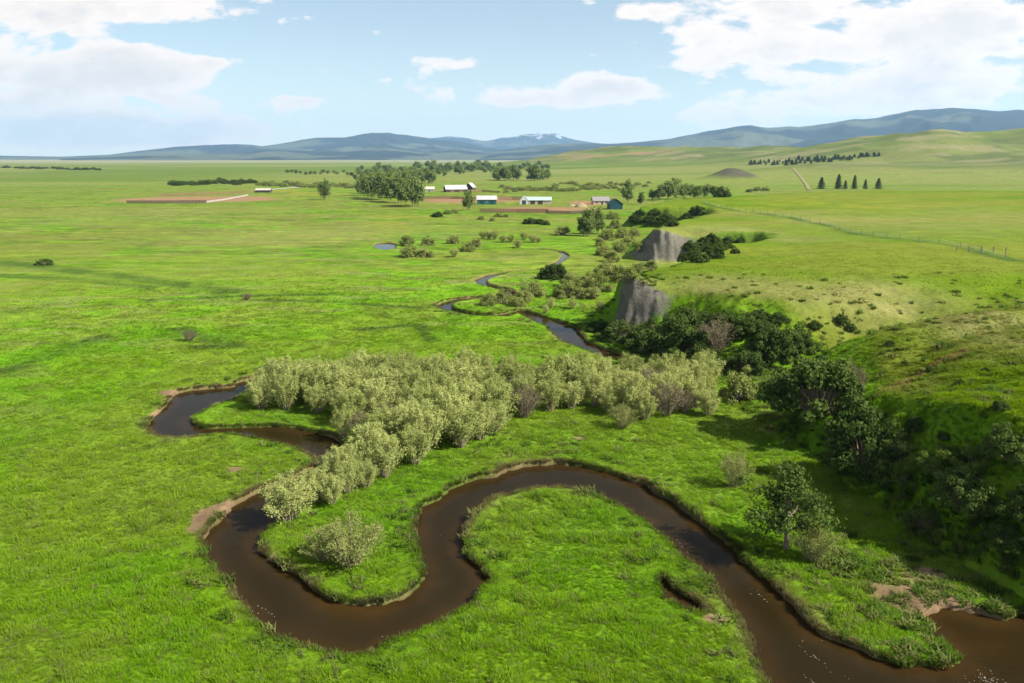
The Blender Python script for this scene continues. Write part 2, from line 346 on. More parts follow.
M_LIGHTB = leaf_shader('fresh_shrub_leaf', (.06, .10, .015), (.14, .19, .04), trans=.3)
M_BROWN = leaf_shader('budding_shrub_leaf', (.10, .085, .055), (.17, .15, .09), trans=.2)
M_COTTON = leaf_shader('cottonwood_leaf', (.075, .115, .03), (.17, .22, .07), trans=.25, soft=.6)
M_SPRUCE = leaf_shader('conifer_needle', (.025, .045, .02), (.06, .085, .035), trans=.1)
M_BARK = solid('bark', (.17, .135, .10), .9, .35, 6)
M_STEM = solid('willow_stem', (.27, .21, .15), .9, .3, 8)

# ------------------------------------------------------------------ sky with clouds
def build_world():
    nt = world.node_tree; bg = nt.nodes['Background']; bg.inputs['Strength'].default_value = SKY_STRENGTH
    sky = N(nt, 'ShaderNodeTexSky', sky_type='NISHITA'); sky.sun_disc = False; sky.sun_elevation = SUN_EL; sky.sun_rotation = SUN_AZ
    sky.altitude = 1500; sky.air_density = 1.0; sky.dust_density = .6; sky.ozone_density = 1.6
    tc = N(nt, 'ShaderNodeTexCoord'); sx = N(nt, 'ShaderNodeSeparateXYZ'); link(nt, tc.outputs['Generated'], sx.inputs[0])
    def M(op, a, b=None, c=None):
        n = N(nt, 'ShaderNodeMath', operation=op)
        for i, v in enumerate((a, b, c)):
            if v is None: continue
            if isinstance(v, (int, float)): n.inputs[i].default_value = v
            else: link(nt, v, n.inputs[i])
        return n.outputs[0]
    X, Y, Z = sx.outputs
    yy = M('MAXIMUM', M('ABSOLUTE', Y), .05)
    u = M('DIVIDE', X, yy); v = M('DIVIDE', Z, yy)
    # cloud deck coordinates: flattened towards the horizon
    cb = N(nt, 'ShaderNodeCombineXYZ'); link(nt, M('MULTIPLY', u, 1.0), cb.inputs[0]); link(nt, M('MULTIPLY', v, 2.3), cb.inputs[1]); link(nt, M('MULTIPLY', Y, .15), cb.inputs[2])
    def noise(scale, detail=9, rough=.58, off=(0, 0, 0), dist=.3):
        mp = N(nt, 'ShaderNodeMapping'); mp.inputs['Location'].default_value = off; link(nt, cb.outputs[0], mp.inputs[0])
        n = N(nt, 'ShaderNodeTexNoise'); n.inputs['Scale'].default_value = scale; n.inputs['Detail'].default_value = detail; n.inputs['Roughness'].default_value = rough
        n.inputs['Distortion'].default_value = dist; link(nt, mp.outputs[0], n.inputs['Vector']); return n.outputs['Fac']
    n1 = noise(7.0); n2 = noise(24, 6, .6, (3, 1, 0)); n3 = noise(13, 6, .6, (7, 2, 0))
    L = [(80, 8, 120, 18, 1.25), (70, 72, 120, 26, 1.1), (150, 72, 50, 20, .6), (212, 63, 14, 6, .6), (100, 130, 150, 17, 1.8), (20, 95, 60, 12, .4), (285, 100, 32, 8, .7), (320, 72, 36, 8, .45), (545, 98, 105, 11, .8),
         (615, 84, 45, 8, .55), (810, 34, 130, 34, .52), (890, 66, 130, 34, .5), (940, 28, 100, 22, .55), (690, 50, 50, 26, .8), (860, 98, 150, 22, .72), (710, 115, 60, 10, .5), (990, 85, 60, 22, .5), (760, 5, 90, 12, .5), (628, 12, 14, 8, .6), (655, 12, 14, 8, .5), (376, 32, 9, 5, .55),
         (585, 1, 22, 6, .6), (1010, 50, 25, 6, .4), (570, 55, 50, 4, .3), (430, 82, 50, 9, .22), (980, 20, 60, 25, .5), (600, 125, 120, 12, .25), (300, 130, 160, 10, .2)]
    acc = None
    for (px, py, rx, ry, w_) in L:
        dx, dy, dz = [float(q) for q in ray(px, py)]; u0, v0 = dx / dy, dz / dy; ru, rv = rx / F, ry / F
        a = M('MULTIPLY', M('SUBTRACT', u, u0), 1 / ru); b = M('MULTIPLY', M('SUBTRACT', v, v0), 1 / rv)
        q = M('MULTIPLY', M('EXPONENT', M('MULTIPLY', M('ADD', M('MULTIPLY', a, a), M('MULTIPLY', b, b)), -1)), w_)
        acc = q if acc is None else M('ADD', acc, q)
    # the same kind of scattered cloud behind the viewer and overhead
    other = M('MULTIPLY', M('MAXIMUM', M('SUBTRACT', v, .30), 0), 1.2)
    acc = M('ADD', acc, M('MINIMUM', other, .35))
    dens = M('ADD', M('MULTIPLY', acc, .78), M('ADD', M('MULTIPLY', M('SUBTRACT', n1, .5), 2.0), M('ADD', M('MULTIPLY', M('SUBTRACT', n2, .5), .6), M('MULTIPLY', M('SUBTRACT', n3, .5), .8))))
    mr = N(nt, 'ShaderNodeMapRange', interpolation_type='SMOOTHSTEP'); mr.inputs['From Min'].default_value = .20; mr.inputs['From Max'].default_value = .53; link(nt, dens, mr.inputs['Value'])
    up = N(nt, 'ShaderNodeMapRange', interpolation_type='SMOOTHSTEP'); up.inputs['From Min'].default_value = -.02; up.inputs['From Max'].default_value = .01; link(nt, Z, up.inputs['Value'])
    veil = M('MULTIPLY_ADD', M('EXPONENT', M('MULTIPLY', v, -15)), .5, .13)
    mask = M('MULTIPLY', M('MAXIMUM', M('MULTIPLY', mr.outputs[0], .94), veil), up.outputs[0])
    # cloud colour: white tops, soft grey where dense
    sh = N(nt, 'ShaderNodeMapRange'); sh.inputs['From Min'].default_value = .42; sh.inputs['From Max'].default_value = .95; link(nt, dens, sh.inputs['Value'])
    cc = N(nt, 'ShaderNodeMixRGB'); cc.inputs[1].default_value = (8.9, 7.75, 7.0, 1); cc.inputs[2].default_value = (6.5, 6.0, 5.7, 1)
    link(nt, M('MULTIPLY', sh.outputs[0], M('MULTIPLY', n2, 1.5)), cc.inputs[0])
    mx = N(nt, 'ShaderNodeMixRGB'); link(nt, mask, mx.inputs[0]); tn = N(nt, 'ShaderNodeMixRGB', blend_type='MULTIPLY'); tn.inputs[0].default_value = 1; tn.inputs[2].default_value = (1.0, 1.06, .95, 1); link(nt, sky.outputs[0], tn.inputs[1]); link(nt, tn.outputs[0], mx.inputs[1]); link(nt, cc.outputs[0], mx.inputs[2])
    link(nt, mx.outputs[0], bg.inputs['Color'])
build_world()

# ------------------------------------------------------------------ terrain: one sheet to the horizon
def build_ground():
    fr = np.arange(-55, 55.001, .12); side = np.concatenate([np.arange(58, 180, 4.0), np.arange(-180, -55.5, 4.0)])
    ang = np.radians(np.sort(np.concatenate([fr, side])))
    rr = [6., 12., 18., 24., 29.]; r = 31.
    while r < 15000:
        rr.append(r); r += max(.2, r * (.0034 if r < 300 else .0055)) if r > 34 else 1.0
    rr += [18000, 24000, 34000, 50000]
    rr = np.array(rr); na, nr = len(ang), len(rr)
    Rg, Ag = np.meshgrid(rr, ang, indexing='ij'); x = (Rg * np.sin(Ag)).ravel(); y = (Rg * np.cos(Ag)).ravel()
    z, s, d, w = height0(x, y, True)
    sd = creek_sd(x, y)
    bank = sstep(-.38, .22, sd); z = np.where(sd < 3, mix(-1.05, z, bank) + .12 * sstep(.1, .5, sd) * (1 - sstep(.6, 2.5, sd)), z)
    zz = z.reshape(nr, na); gr = np.gradient(zz, axis=0) / np.gradient(rr)[:, None]; ga = np.gradient(zz, axis=1) / (np.maximum(rr[:, None], 1) * np.gradient(ang)[None])
    slope = np.hypot(gr, ga).ravel()
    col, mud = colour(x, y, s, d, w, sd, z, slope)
    col = col * (1 - .2 * (1 - sstep(80, 200, np.hypot(x, y))) * (sd > .3) * (mud < .3))[:, None]          # near ground darkened for thatch and for the shade between tufts
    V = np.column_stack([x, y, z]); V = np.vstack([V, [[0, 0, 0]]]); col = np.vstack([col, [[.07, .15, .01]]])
    i = np.arange(nr - 1)[:, None] * na; j = np.arange(na)[None]; j2 = (j + 1) % na
    Fq = np.stack([i + j, i + j2, i + na + j2, i + na + j], -1).reshape(-1, 4)[:, ::-1]
    tri = np.stack([np.full(na, len(V) - 1), (np.arange(na) + 1) % na, np.arange(na)], -1)
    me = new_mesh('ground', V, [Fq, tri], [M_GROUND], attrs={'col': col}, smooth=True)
    obj('ground', me, kind='structure')
build_ground()

# ------------------------------------------------------------------ water
def build_water():
    st = .5; gx = np.arange(-70, 75, st); gy = np.arange(14, 440, st); X, Y = np.meshgrid(gx, gy, indexing='ij')
    sd = creek_sd(X.ravel(), Y.ravel()).reshape(X.shape)
    keep = sd[:-1, :-1] < .9
    ny = len(gy); I, J = np.nonzero(keep); q = np.stack([I * ny + J, (I + 1) * ny + J, (I + 1) * ny + J + 1, I * ny + J + 1], -1)
    u, inv = np.unique(q, return_inverse=True); inv = inv.reshape(q.shape)
    x, y, s = X.ravel()[u], Y.ravel()[u], sd.ravel()[u]
    m, nt, b = mat('creek_water', .06); b.inputs['IOR'].default_value = 1.33; b.inputs['Specular IOR Level'].default_value = .075
    a = N(nt, 'ShaderNodeAttribute', attribute_name='shal'); g = N(nt, 'ShaderNodeNewGeometry')
    n = N(nt, 'ShaderNodeTexNoise'); n.inputs['Scale'].default_value = .5; n.inputs['Detail'].default_value = 5; link(nt, g.outputs['Position'], n.inputs['Vector'])
    ml = N(nt, 'ShaderNodeMath', operation='MULTIPLY'); link(nt, a.outputs['Fac'], ml.inputs[0]); link(nt, n.outputs['Fac'], ml.inputs[1])
    rp = N(nt, 'ShaderNodeValToRGB'); rp.color_ramp.elements[0].color = (.0145, .0102, .0032, 1); rp.color_ramp.elements[1].color = (.034, .019, .0055, 1); rp.color_ramp.elements[1].position = .75
    link(nt, ml.outputs[0], rp.inputs[0]); link(nt, rp.outputs[0], b.inputs['Base Color'])
    w1 = N(nt, 'ShaderNodeTexNoise'); w1.inputs['Scale'].default_value = 2.2; w1.inputs['Detail'].default_value = 5; link(nt, g.outputs['Position'], w1.inputs['Vector'])
    a2 = N(nt, 'ShaderNodeAttribute', attribute_name='riffle')
    bu = N(nt, 'ShaderNodeBump'); bu.inputs['Distance'].default_value = .06; link(nt, w1.outputs['Fac'], bu.inputs['Height'])
    ma = N(nt, 'ShaderNodeMath', operation='MULTIPLY_ADD'); ma.inputs[1].default_value = .7; ma.inputs[2].default_value = .18; link(nt, a2.outputs['Fac'], ma.inputs[0])
    link(nt, ma.outputs[0], bu.inputs['Strength']); link(nt, bu.outputs[0], b.inputs['Normal'])
    shal = np.clip(.9 * sstep(-2.2, -.1, s), 0, 1)
    rif = np.zeros(len(x))
    for (px, py, a, b_, k) in [(790, 610, 45, 40, 1), (985, 672, 60, 16, 1.4), (240, 600, 20, 12, .5), (375, 645, 20, 8, .6), (830, 665, 50, 20, .8), (940, 650, 60, 20, .5)]:
        cx, cy = unproj(px, py, -.5); q = math.hypot(cx, cy); rif += k * g2(x, y, cx, cy, a * q / F, b_ * q / F * q / 30)
    cx, cy = unproj(985, 645, -.5); shal = np.clip(shal + .45 * g2(x, y, cx, cy, 5, 4), 0, 1.3)
    cx, cy = unproj(355, 615, -.5); shal = np.clip(shal + .5 * g2(x, y, cx, cy, 4, 3), 0, 1.3)
    me = new_mesh('creek_water', np.column_stack([x, y, np.full(len(x), -.37)]), [inv], [m], attrs={'shal': shal, 'riffle': np.clip(rif, 0, 1.5)}, smooth=True)
    obj('creek_water', me, kind='structure')
    # pale flecks modelled for sun glints and white water on the riffles
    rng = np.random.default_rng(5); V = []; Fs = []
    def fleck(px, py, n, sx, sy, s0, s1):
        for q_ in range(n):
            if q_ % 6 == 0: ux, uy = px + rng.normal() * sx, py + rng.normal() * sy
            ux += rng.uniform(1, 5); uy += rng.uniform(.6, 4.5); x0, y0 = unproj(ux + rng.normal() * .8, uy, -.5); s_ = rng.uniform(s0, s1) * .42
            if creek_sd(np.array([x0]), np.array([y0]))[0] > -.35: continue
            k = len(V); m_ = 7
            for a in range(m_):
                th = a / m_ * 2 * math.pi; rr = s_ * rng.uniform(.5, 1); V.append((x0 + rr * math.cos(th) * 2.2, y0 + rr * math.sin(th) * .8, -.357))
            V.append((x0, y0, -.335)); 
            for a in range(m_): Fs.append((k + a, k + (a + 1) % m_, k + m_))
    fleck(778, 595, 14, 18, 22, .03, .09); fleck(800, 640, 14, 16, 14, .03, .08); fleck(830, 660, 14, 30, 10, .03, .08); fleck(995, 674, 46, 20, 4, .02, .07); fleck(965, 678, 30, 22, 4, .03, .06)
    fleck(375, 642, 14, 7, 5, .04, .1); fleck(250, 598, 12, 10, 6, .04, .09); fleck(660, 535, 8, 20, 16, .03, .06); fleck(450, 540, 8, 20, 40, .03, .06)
    o = obj('glint_whitewater', new_mesh('glint_whitewater', V, [np.array(Fs)], [solid('glint_whitewater', (.42, .40, .35), .6, .25)]))
    tag(o, 'white flecks standing in for sun glints and white water on the riffles of the brown creek', 'glint_whitewater', kind='stuff')
build_water()

# ------------------------------------------------------------------ mountains
def mountain(name, prof, dist, depth, colr, snow, seed, amp):
    px = np.array([p[0] for p in prof], float); py = np.array([p[1] for p in prof], float)
    P = np.arange(px[0], px[-1] + .1, .8); Q = np.interp(P, px, py)
    k = np.exp(-np.linspace(-2.6, 2.6, 9) ** 2); Q = np.convolve(np.pad(Q, 4, mode='edge'), k / k.sum(), 'valid')
    dx, dy, dz = ray(P, Q); az = np.arctan2(dx, dy); el = dz / np.hypot(dx, dy)
    nr = 60; tt = np.linspace(-1, .6, nr)
    rr = dist + depth * tt; Rg = rr[:, None] * np.ones(len(az))[None]; A_ = az[None] * np.ones(nr)[:, None]
    crest = np.maximum(CAMH + dist * el, 5)
    x = Rg * np.sin(A_); y = Rg * np.cos(A_)
    f = np.where(tt < 0, 1 - np.abs(tt) ** 1.25, 1 - (tt / .6) ** 2)[:, None]
    rid = 1 - np.abs(2 * fbm(x / (depth * .42), y / (depth * .42), seed, 5) - 1)
    gul = 1 - np.abs(2 * fbm(A_ * dist / (depth * .16), Rg / (depth * .5), seed + 9, 4) - 1)
    z = crest[None] * f * (1 - amp * (1 - (.6 * rid + .4 * gul)) * 2.2 * np.clip(np.abs(tt)[:, None] * 2.2, .18, 1)) - 8
    n = len(az); i = np.arange(nr - 1)[:, None] * n; j = np.arange(n - 1)[None]
    q = np.stack([i + j, i + j + 1, i + n + j + 1, i + n + j], -1).reshape(-1, 4)
    x, y, z = x.ravel(), y.ravel(), z.ravel()
    fo = fbm(x / 700, y / 700, seed + 3, 5); t = sstep(.42, .56, fo + .10 * (z / max(crest.max(), 1)))
    c = mix(A(*colr[0])[None], A(*colr[1])[None], t[:, None])
    if snow: sn = sstep(snow, snow + 60, z + (fbm(x / 160, y / 160, seed + 5, 4) - .5) * 420) * sstep(.45, .6, fbm(x / 300, y / 300, seed + 6, 4)); c = mix(c, A(.6, .63, .68)[None], .6 * sn[:, None])
    obj(name, new_mesh(name, np.column_stack([x, y, z]), [q], [M_FAR], attrs={'col': c}, smooth=True), kind='structure')
M_FAR, _nt, _b = mat('mountain_slopes', 1); _a = N(_nt, 'ShaderNodeAttribute', attribute_name='col'); link(_nt, _a.outputs['Color'], _b.inputs['Base Color'])
FOREST = ((.06, .07, .045), (.007, .014, .018))
mountain('mountains', [(-420,150),(-250,156),(-60,154),(60,156),(110,154),(140,150),(175,146),(205,144),(235,143),(262,145),(290,140),(318,136),(345,135),(372,131),(390,131),(412,135),(440,139),(470,142),(500,148),(540,154),(570,158)], 14500, 4200, FOREST, None, 61, .5)
mountain('mountains', [(380,150),(410,139),(430,137),(450,135),(468,137),(485,139),(505,136),(522,133),(540,131),(556,133),(575,138),(600,142),(640,146),(680,152)], 20500, 4500, FOREST, 500, 71, .45)
mountain('foothills', [(60,158),(130,155),(190,152.5),(235,152),(270,149),(310,151),(350,150),(385,147),(420,151),(455,149),(490,152.5),(530,150),(560,148),(610,151),(660,147),(700,149),(740,144),(800,143),(850,138),(900,136),(960,130),(1010,132),(1080,135),(1200,150)], 10200, 2600, FOREST, None, 91, .5)
mountain('mountains', [(455,157),(500,149),(540,144),(575,142),(610,143),(640,141),(668,138),(690,133),(712,128),(735,125),(752,124),(772,126),(800,125),(830,121),(862,117),(890,113),(915,109),(945,106),(975,106),(1000,108),(1040,108),(1120,112),(1300,120),(1500,135)], 11500, 4300, FOREST, None, 81, .5)

# haze
def build_haze():
    h = 20000.; z0, z1 = -3., 1100.
    V = [(a * 17000, b, c) for c in (z0, z1) for (a, b) in ((-1, -3000), (1, -3000), (1, 27000), (-1, 27000))]
    Fq = [(0, 3, 2, 1), (4, 5, 6, 7), (0, 1, 5, 4), (1, 2, 6, 5), (2, 3, 7, 6), (3, 0, 4, 7)]
    m = bpy.data.materials.new('haze'); m.use_nodes = True; nt = m.node_tree; nt.nodes.clear()
    out = N(nt, 'ShaderNodeOutputMaterial'); v = N(nt, 'ShaderNodeVolumePrincipled'); v.inputs['Color'].default_value = (.40, .66, 1, 1); v.inputs['Density'].default_value = HAZE; v.inputs['Anisotropy'].default_value = .2
    link(nt, v.outputs[0], out.inputs['Volume'])
    tag(obj('haze', new_mesh('haze', V, [np.array(Fq)], [m])), 'pale blue air haze over the valley and far mountains', 'haze', kind='stuff')
HAZE = 3.8e-5
build_haze()

# ------------------------------------------------------------------ plants
def tubes(paths, k=5):
    V = []; Fs = []
    for pts, rad in paths:
        pts = np.array(pts, float); n = len(pts); base = len(V)
        for i in range(n):
            t = pts[min(i + 1, n - 1)] - pts[max(i - 1, 0)]; t /= np.linalg.norm(t) + 1e-9
            a = np.cross(t, [0.31, .95, .05]); a /= np.linalg.norm(a) + 1e-9; b = np.cross(t, a)
            for j in range(k):
                th = j / k * 2 * math.pi; V.append(pts[i] + rad[i] * (math.cos(th) * a + math.sin(th) * b))
        for i in range(n - 1):
            for j in range(k): Fs.append((base + i * k + j, base + i * k + (j + 1) % k, base + (i + 1) * k + (j + 1) % k, base + (i + 1) * k + j))
    return np.array(V), np.array(Fs)
def leaves(P, nrm, size, rng, asp=.5, lc=None):
    n = len(P); nrm = nrm / (np.linalg.norm(nrm, axis=1, keepdims=True) + 1e-9)
    r = rng.normal(size=(n, 3)); a = np.cross(nrm, r); a /= np.linalg.norm(a, axis=1, keepdims=True) + 1e-9; b = np.cross(nrm, a)
    s = (size * rng.uniform(.6, 1.35, n))[:, None]
    bend = nrm * s * .18
    V = np.stack([P - a * s, P + b * s * asp - bend, P + a * s, P - b * s * asp - bend], 1).reshape(-1, 3)
    Fq = np.arange(4 * n).reshape(-1, 4)
    lc = rng.uniform(0, 1, n) if lc is None else np.clip(lc, 0, 1)
    return V, Fq, np.repeat(lc, 4)
def gen_willow(seed, n_st=22, n_leaf=7600, rad=.45, leaf=.0185, low=.27, plume=.068, bare=0.0):
    rng = np.random.default_rng(seed); paths = []; Ps = []; Ns = []; Ls = []
    per = n_leaf // n_st
    for i in range(n_st):
        ph = i * 2.4 + rng.normal() * .3; rho = rad * math.sqrt((i + .5) / n_st) * rng.uniform(.85, 1.1)
        h = (1 - .38 * (rho / rad) ** 2) * rng.uniform(.82, 1.06)
        b0 = np.array([.06 * math.cos(ph), .06 * math.sin(ph), -.03]); tip = np.array([rho * math.cos(ph), rho * math.sin(ph), h])
        mid = b0 * .45 + tip * .55 + np.array([-.12 * rho * math.cos(ph), -.12 * rho * math.sin(ph), .04]) + rng.normal(size=3) * .02
        ts = np.linspace(0, 1, 6); cur = [(1 - t) ** 2 * b0 + 2 * t * (1 - t) * mid + t * t * tip for t in ts]
        paths.append((cur, np.linspace(.012, .003, 6)))
        m = int(per * rng.uniform(.7, 1.3) * (1 - bare)); t = low + (1.03 - low) * rng.beta(1.6, 1.05, m); t_ = t[:, None]
        c = (1 - t_) ** 2 * b0 + 2 * t_ * (1 - t_) * mid + t_ * t_ * tip
        w = plume * (1.15 - .75 * np.clip(t, 0, 1) ** 2.5)
        off = rng.normal(size=(m, 3)) * w[:, None] * np.array([1, 1, .9]); Ps.append(c + off); Ns.append(off * 6 + rng.normal(size=(m, 3)) * .5 + [0, 0, .35])
        Ls.append(np.full(m, rng.uniform(.15, .85)) + rng.normal(size=m) * .15)
    P = np.vstack(Ps); k = P[:, 2] > .02; V, Fq, lc = leaves(P[k], np.vstack(Ns)[k], leaf, rng, .42, np.concatenate(Ls)[k])
    return tubes(paths, 4), (V, Fq, lc)
def gen_bush(seed, n_cl=46, n_leaf=5200, rad=.72, leaf=.030, flat=.1, cl=.13):
    rng = np.random.default_rng(seed); paths = []; Ps = []; Ns = []; Ls = []
    for i in range(n_cl):
        ph = rng.uniform(0, 2 * math.pi); u = rng.uniform(flat, 1) ; rr = rng.uniform(.62, 1.0)
        d = np.array([math.sqrt(max(0, 1 - u * u)) * math.cos(ph), math.sqrt(max(0, 1 - u * u)) * math.sin(ph), u])
        c = d * rr * np.array([rad, rad, .86]) * rng.uniform(.8, 1.08)
        paths.append(([np.array([.1 * d[0], .1 * d[1], -.02]), c * .5 + [0, 0, .05], c], [.016, .009, .004]))
        m = int(n_leaf / n_cl * rng.uniform(.6, 1.4)); s = cl * rng.uniform(.7, 1.25)
        off = rng.normal(size=(m, 3)); off /= np.linalg.norm(off, axis=1, keepdims=True) + 1e-9; off *= (s * rng.uniform(.35, 1.05, m) ** .6)[:, None]; off[:, 2] *= .85
        Ps.append(c + off); Ns.append(off / s + rng.normal(size=(m, 3)) * .55 + [0, 0, .3]); Ls.append(np.full(m, rng.uniform(.1, .9)) + rng.normal(size=m) * .16)
    P = np.vstack(Ps); k = P[:, 2] > .01; V, Fq, lc = leaves(P[k], np.vstack(Ns)[k], leaf, rng, .6, np.concatenate(Ls)[k])
    return tubes(paths, 4), (V, Fq, lc)
def gen_tree(seed, n_limb=9, n_leaf=6000, rad=.42, bole=.22, leaf=.026, tall=1.0, cl=.12, nsub=5, trunk_r=.022):
    rng = np.random.default_rng(seed); paths = []; Ps = []; Ns = []; Ls = []
    top = np.array([rng.normal() * .03, rng.normal() * .03, .72]); tr = [np.array([0, 0, -.03]), np.array([rng.normal() * .01, rng.normal() * .01, bole]), top * .6 + [0, 0, .06], top]
    paths.append((tr, [trunk_r, trunk_r * .8, trunk_r * .5, trunk_r * .2])); C_ = []
    for i in range(n_limb):
        ph = i * 2.4 + rng.normal() * .4; t = (i + .6) / n_limb; z0 = bole * .75 + (.62 - bole * .75) * t
        prof = math.sin(math.pi * (.22 + .70 * t)) ** .8; rr = rad * prof * rng.uniform(.75, 1.1)
        tip = np.array([rr * math.cos(ph), rr * math.sin(ph), min(z0 + .20 + .12 * rng.uniform(), .96)])
        st = np.array([0, 0, z0]); md = st * .4 + tip * .6 + [0, 0, .03]
        paths.append(([st, md, tip], [trunk_r * .5, trunk_r * .32, trunk_r * .1]))
        for q in range(nsub):
            f = rng.uniform(.45, 1.05); C_.append(st + (tip - st) * f + rng.normal(size=3) * np.array([.07, .07, .05]))
    for q in range(nsub): C_.append(top + rng.normal(size=3) * np.array([.08, .08, .06]) + [0, 0, .12])
    for c in C_:
        m = int(n_leaf / len(C_) * rng.uniform(.5, 1.5)); s = cl * rng.uniform(.6, 1.2)
        off = rng.normal(size=(m, 3)) * s * .55; off[:, 2] *= .8
        Ps.append(c + off); Ns.append(off / s + rng.normal(size=(m, 3)) * .6 + [0, 0, .3]); Ls.append(np.full(m, rng.uniform(.1, .9)) + rng.normal(size=m) * .16)
    P = np.vstack(Ps); k = P[:, 2] > .05; V, Fq, lc = leaves(P[k], np.vstack(Ns)[k], leaf, rng, .62, np.concatenate(Ls)[k])
    return tubes(paths, 6), (V, Fq, lc)
def gen_conifer(seed, n_tier=13, rad=.36, n_leaf=2600, leaf=.03):
    rng = np.random.default_rng(seed); paths = [([np.array([0, 0, -.02]), np.array([0, 0, .5]), np.array([0, 0, .98])], [.018, .011, .002])]; Ps = []; Ns = []
    for i in range(n_tier):
        z = .07 + .9 * (i / n_tier) ** .95; r = rad * (1 - z) ** .85 * rng.uniform(.85, 1.15) + .012; nb = 7 if i < 9 else 5
        for b in range(nb):
            ph = b / nb * 2 * math.pi + i * .8 + rng.normal() * .15; m = n_leaf // (n_tier * nb); t = rng.uniform(.1, 1, m); q = r * rng.uniform(.8, 1.1)
            P = np.stack([t * q * math.cos(ph), t * q * math.sin(ph), z - t * q * .30 + .02 * t], -1) + rng.normal(size=(m, 3)) * (.012 + .02 * (1 - z)); Ps.append(P); Ns.append(rng.normal(size=(m, 3)) * .5 + [math.cos(ph) * .5, math.sin(ph) * .5, .7])
    V, Fq, lc = leaves(np.vstack(Ps), np.vstack(Ns), leaf, rng, .5); return tubes(paths, 5), (V, Fq, lc)

LIB = {}
def variants(key, fn, n, m_leaf, m_stem, whole_name):
    L = []
    for i in range(n):
        (sv, sf), (lv, lf, lc) = fn(i)
        st = new_mesh('stems', sv, [sf], [m_stem], smooth=True); cr = new_mesh('crown', lv, [lf], [m_leaf], attrs={'lc': lc})
        both = new_mesh(whole_name, np.vstack([sv, lv]), [sf, lf + len(sv)], [m_stem, m_leaf], fmat=[0] * len(sf) + [1] * len(lf), attrs={'lc': np.concatenate([np.full(len(sv), .3), lc])})
        L.append((st, cr, both))
    LIB[key] = L
variants('willow', lambda i: gen_willow(100 + i), 6, M_WILLOW, M_STEM, 'willow_shrub')
variants('thin', lambda i: gen_willow(140 + i, 30, 5600, .62, .020, .2, .07, .05), 2, M_THIN, M_STEM, 'thin_shrub')
variants('greenw', lambda i: gen_bush(180 + i, 34, 3000, .62, .036, .05, .17), 4, M_GREENW, M_STEM, 'willow_shrub')
variants('bush', lambda i: gen_bush(200 + i, 85, 10500), 4, M_BUSH, M_STEM, 'dark_shrub')
variants('light', lambda i: gen_bush(240 + i, 40, 5000, .7, .034, .0, .14), 2, M_LIGHTB, M_STEM, 'leafy_shrub')
variants('brown', lambda i: gen_willow(260 + i, 34, 3600, .62, .022, .25, .06), 2, M_BROWN, M_STEM, 'budding_shrub')
variants('cotton', lambda i: gen_tree(300 + i, 10, 3600, .40, .16, .034, 1, .15, 5), 5, M_COTTON, M_BARK, 'cottonwood_tree')
variants('poplar', lambda i: gen_tree(330 + i, 14, 3600, .20, .08, .03, 1, .11, 5), 3, M_COTTON, M_BARK, 'poplar_tree')
variants('spruce', lambda i: gen_conifer(350 + i), 3, M_SPRUCE, M_BARK, 'spruce_tree')
def gen_creek_tree(i):
    return gen_tree(377, 8, 5200, .50, .26, .021, 1, .12, 6, .034)
variants('creektree', gen_creek_tree, 1, M_BUSH, M_BARK, 'small_tree')
RNG = np.random.default_rng(77)
STEM = {'cotton': 'trunk', 'poplar': 'trunk', 'spruce': 'trunk', 'creektree': 'trunk'}
def plant_at(p, key, name, label, cat, h, wide=1.0, group=None, parts=True, sink=.0):
    v = LIB[key][int(RNG.integers(len(LIB[key])))]; rz = RNG.uniform(0, 2 * math.pi); sc = (h * wide, h * wide, h); loc = (p[0], p[1], p[2] - sink)
    if parts:
        t = thing(name, label, cat, loc, rz, sc, group)
        obj(STEM.get(key, 'stems'), v[0], t); obj('crown', v[1], t); return t
    o = obj(name, v[2], loc=loc); o.rotation_euler = (0, 0, rz); o.scale = sc; return tag(o, label, cat, group)
def dist(p): return math.sqrt(p[0] ** 2 + p[1] ** 2 + (CAMH - p[2]) ** 2)
def plant(px, py, hpx, key, name, label, cat, wide=1.0, group=None, parts=None):
    p = hit(px, py); h = hpx * dist(p) / F * 1.03; wide = wide * (.78 if key == 'cotton' else 1)
    return plant_at(p, key, name, label, cat, h, wide, group, hpx > 11 if parts is None else parts, sink=.02 * h)
def several(L, key, name, label, cat, group, parts=None):
    for q in L: plant(q[0], q[1], q[2], key, name, label, cat, q[3] if len(q) > 3 else 1.0, group, parts)
def row(x0, y0, x1, y1, n, hpx, key, name, label, cat, group, jit=1.5, wide=1.2):
    for i in range(n):
        t = (i + RNG.uniform(.1, .9)) / n
        plant(x0 + (x1 - x0) * t, y0 + (y1 - y0) * t + RNG.normal() * jit * .5, hpx * RNG.uniform(.65, 1.25), key, name, label, cat, wide * RNG.uniform(.85, 1.2), group, False)

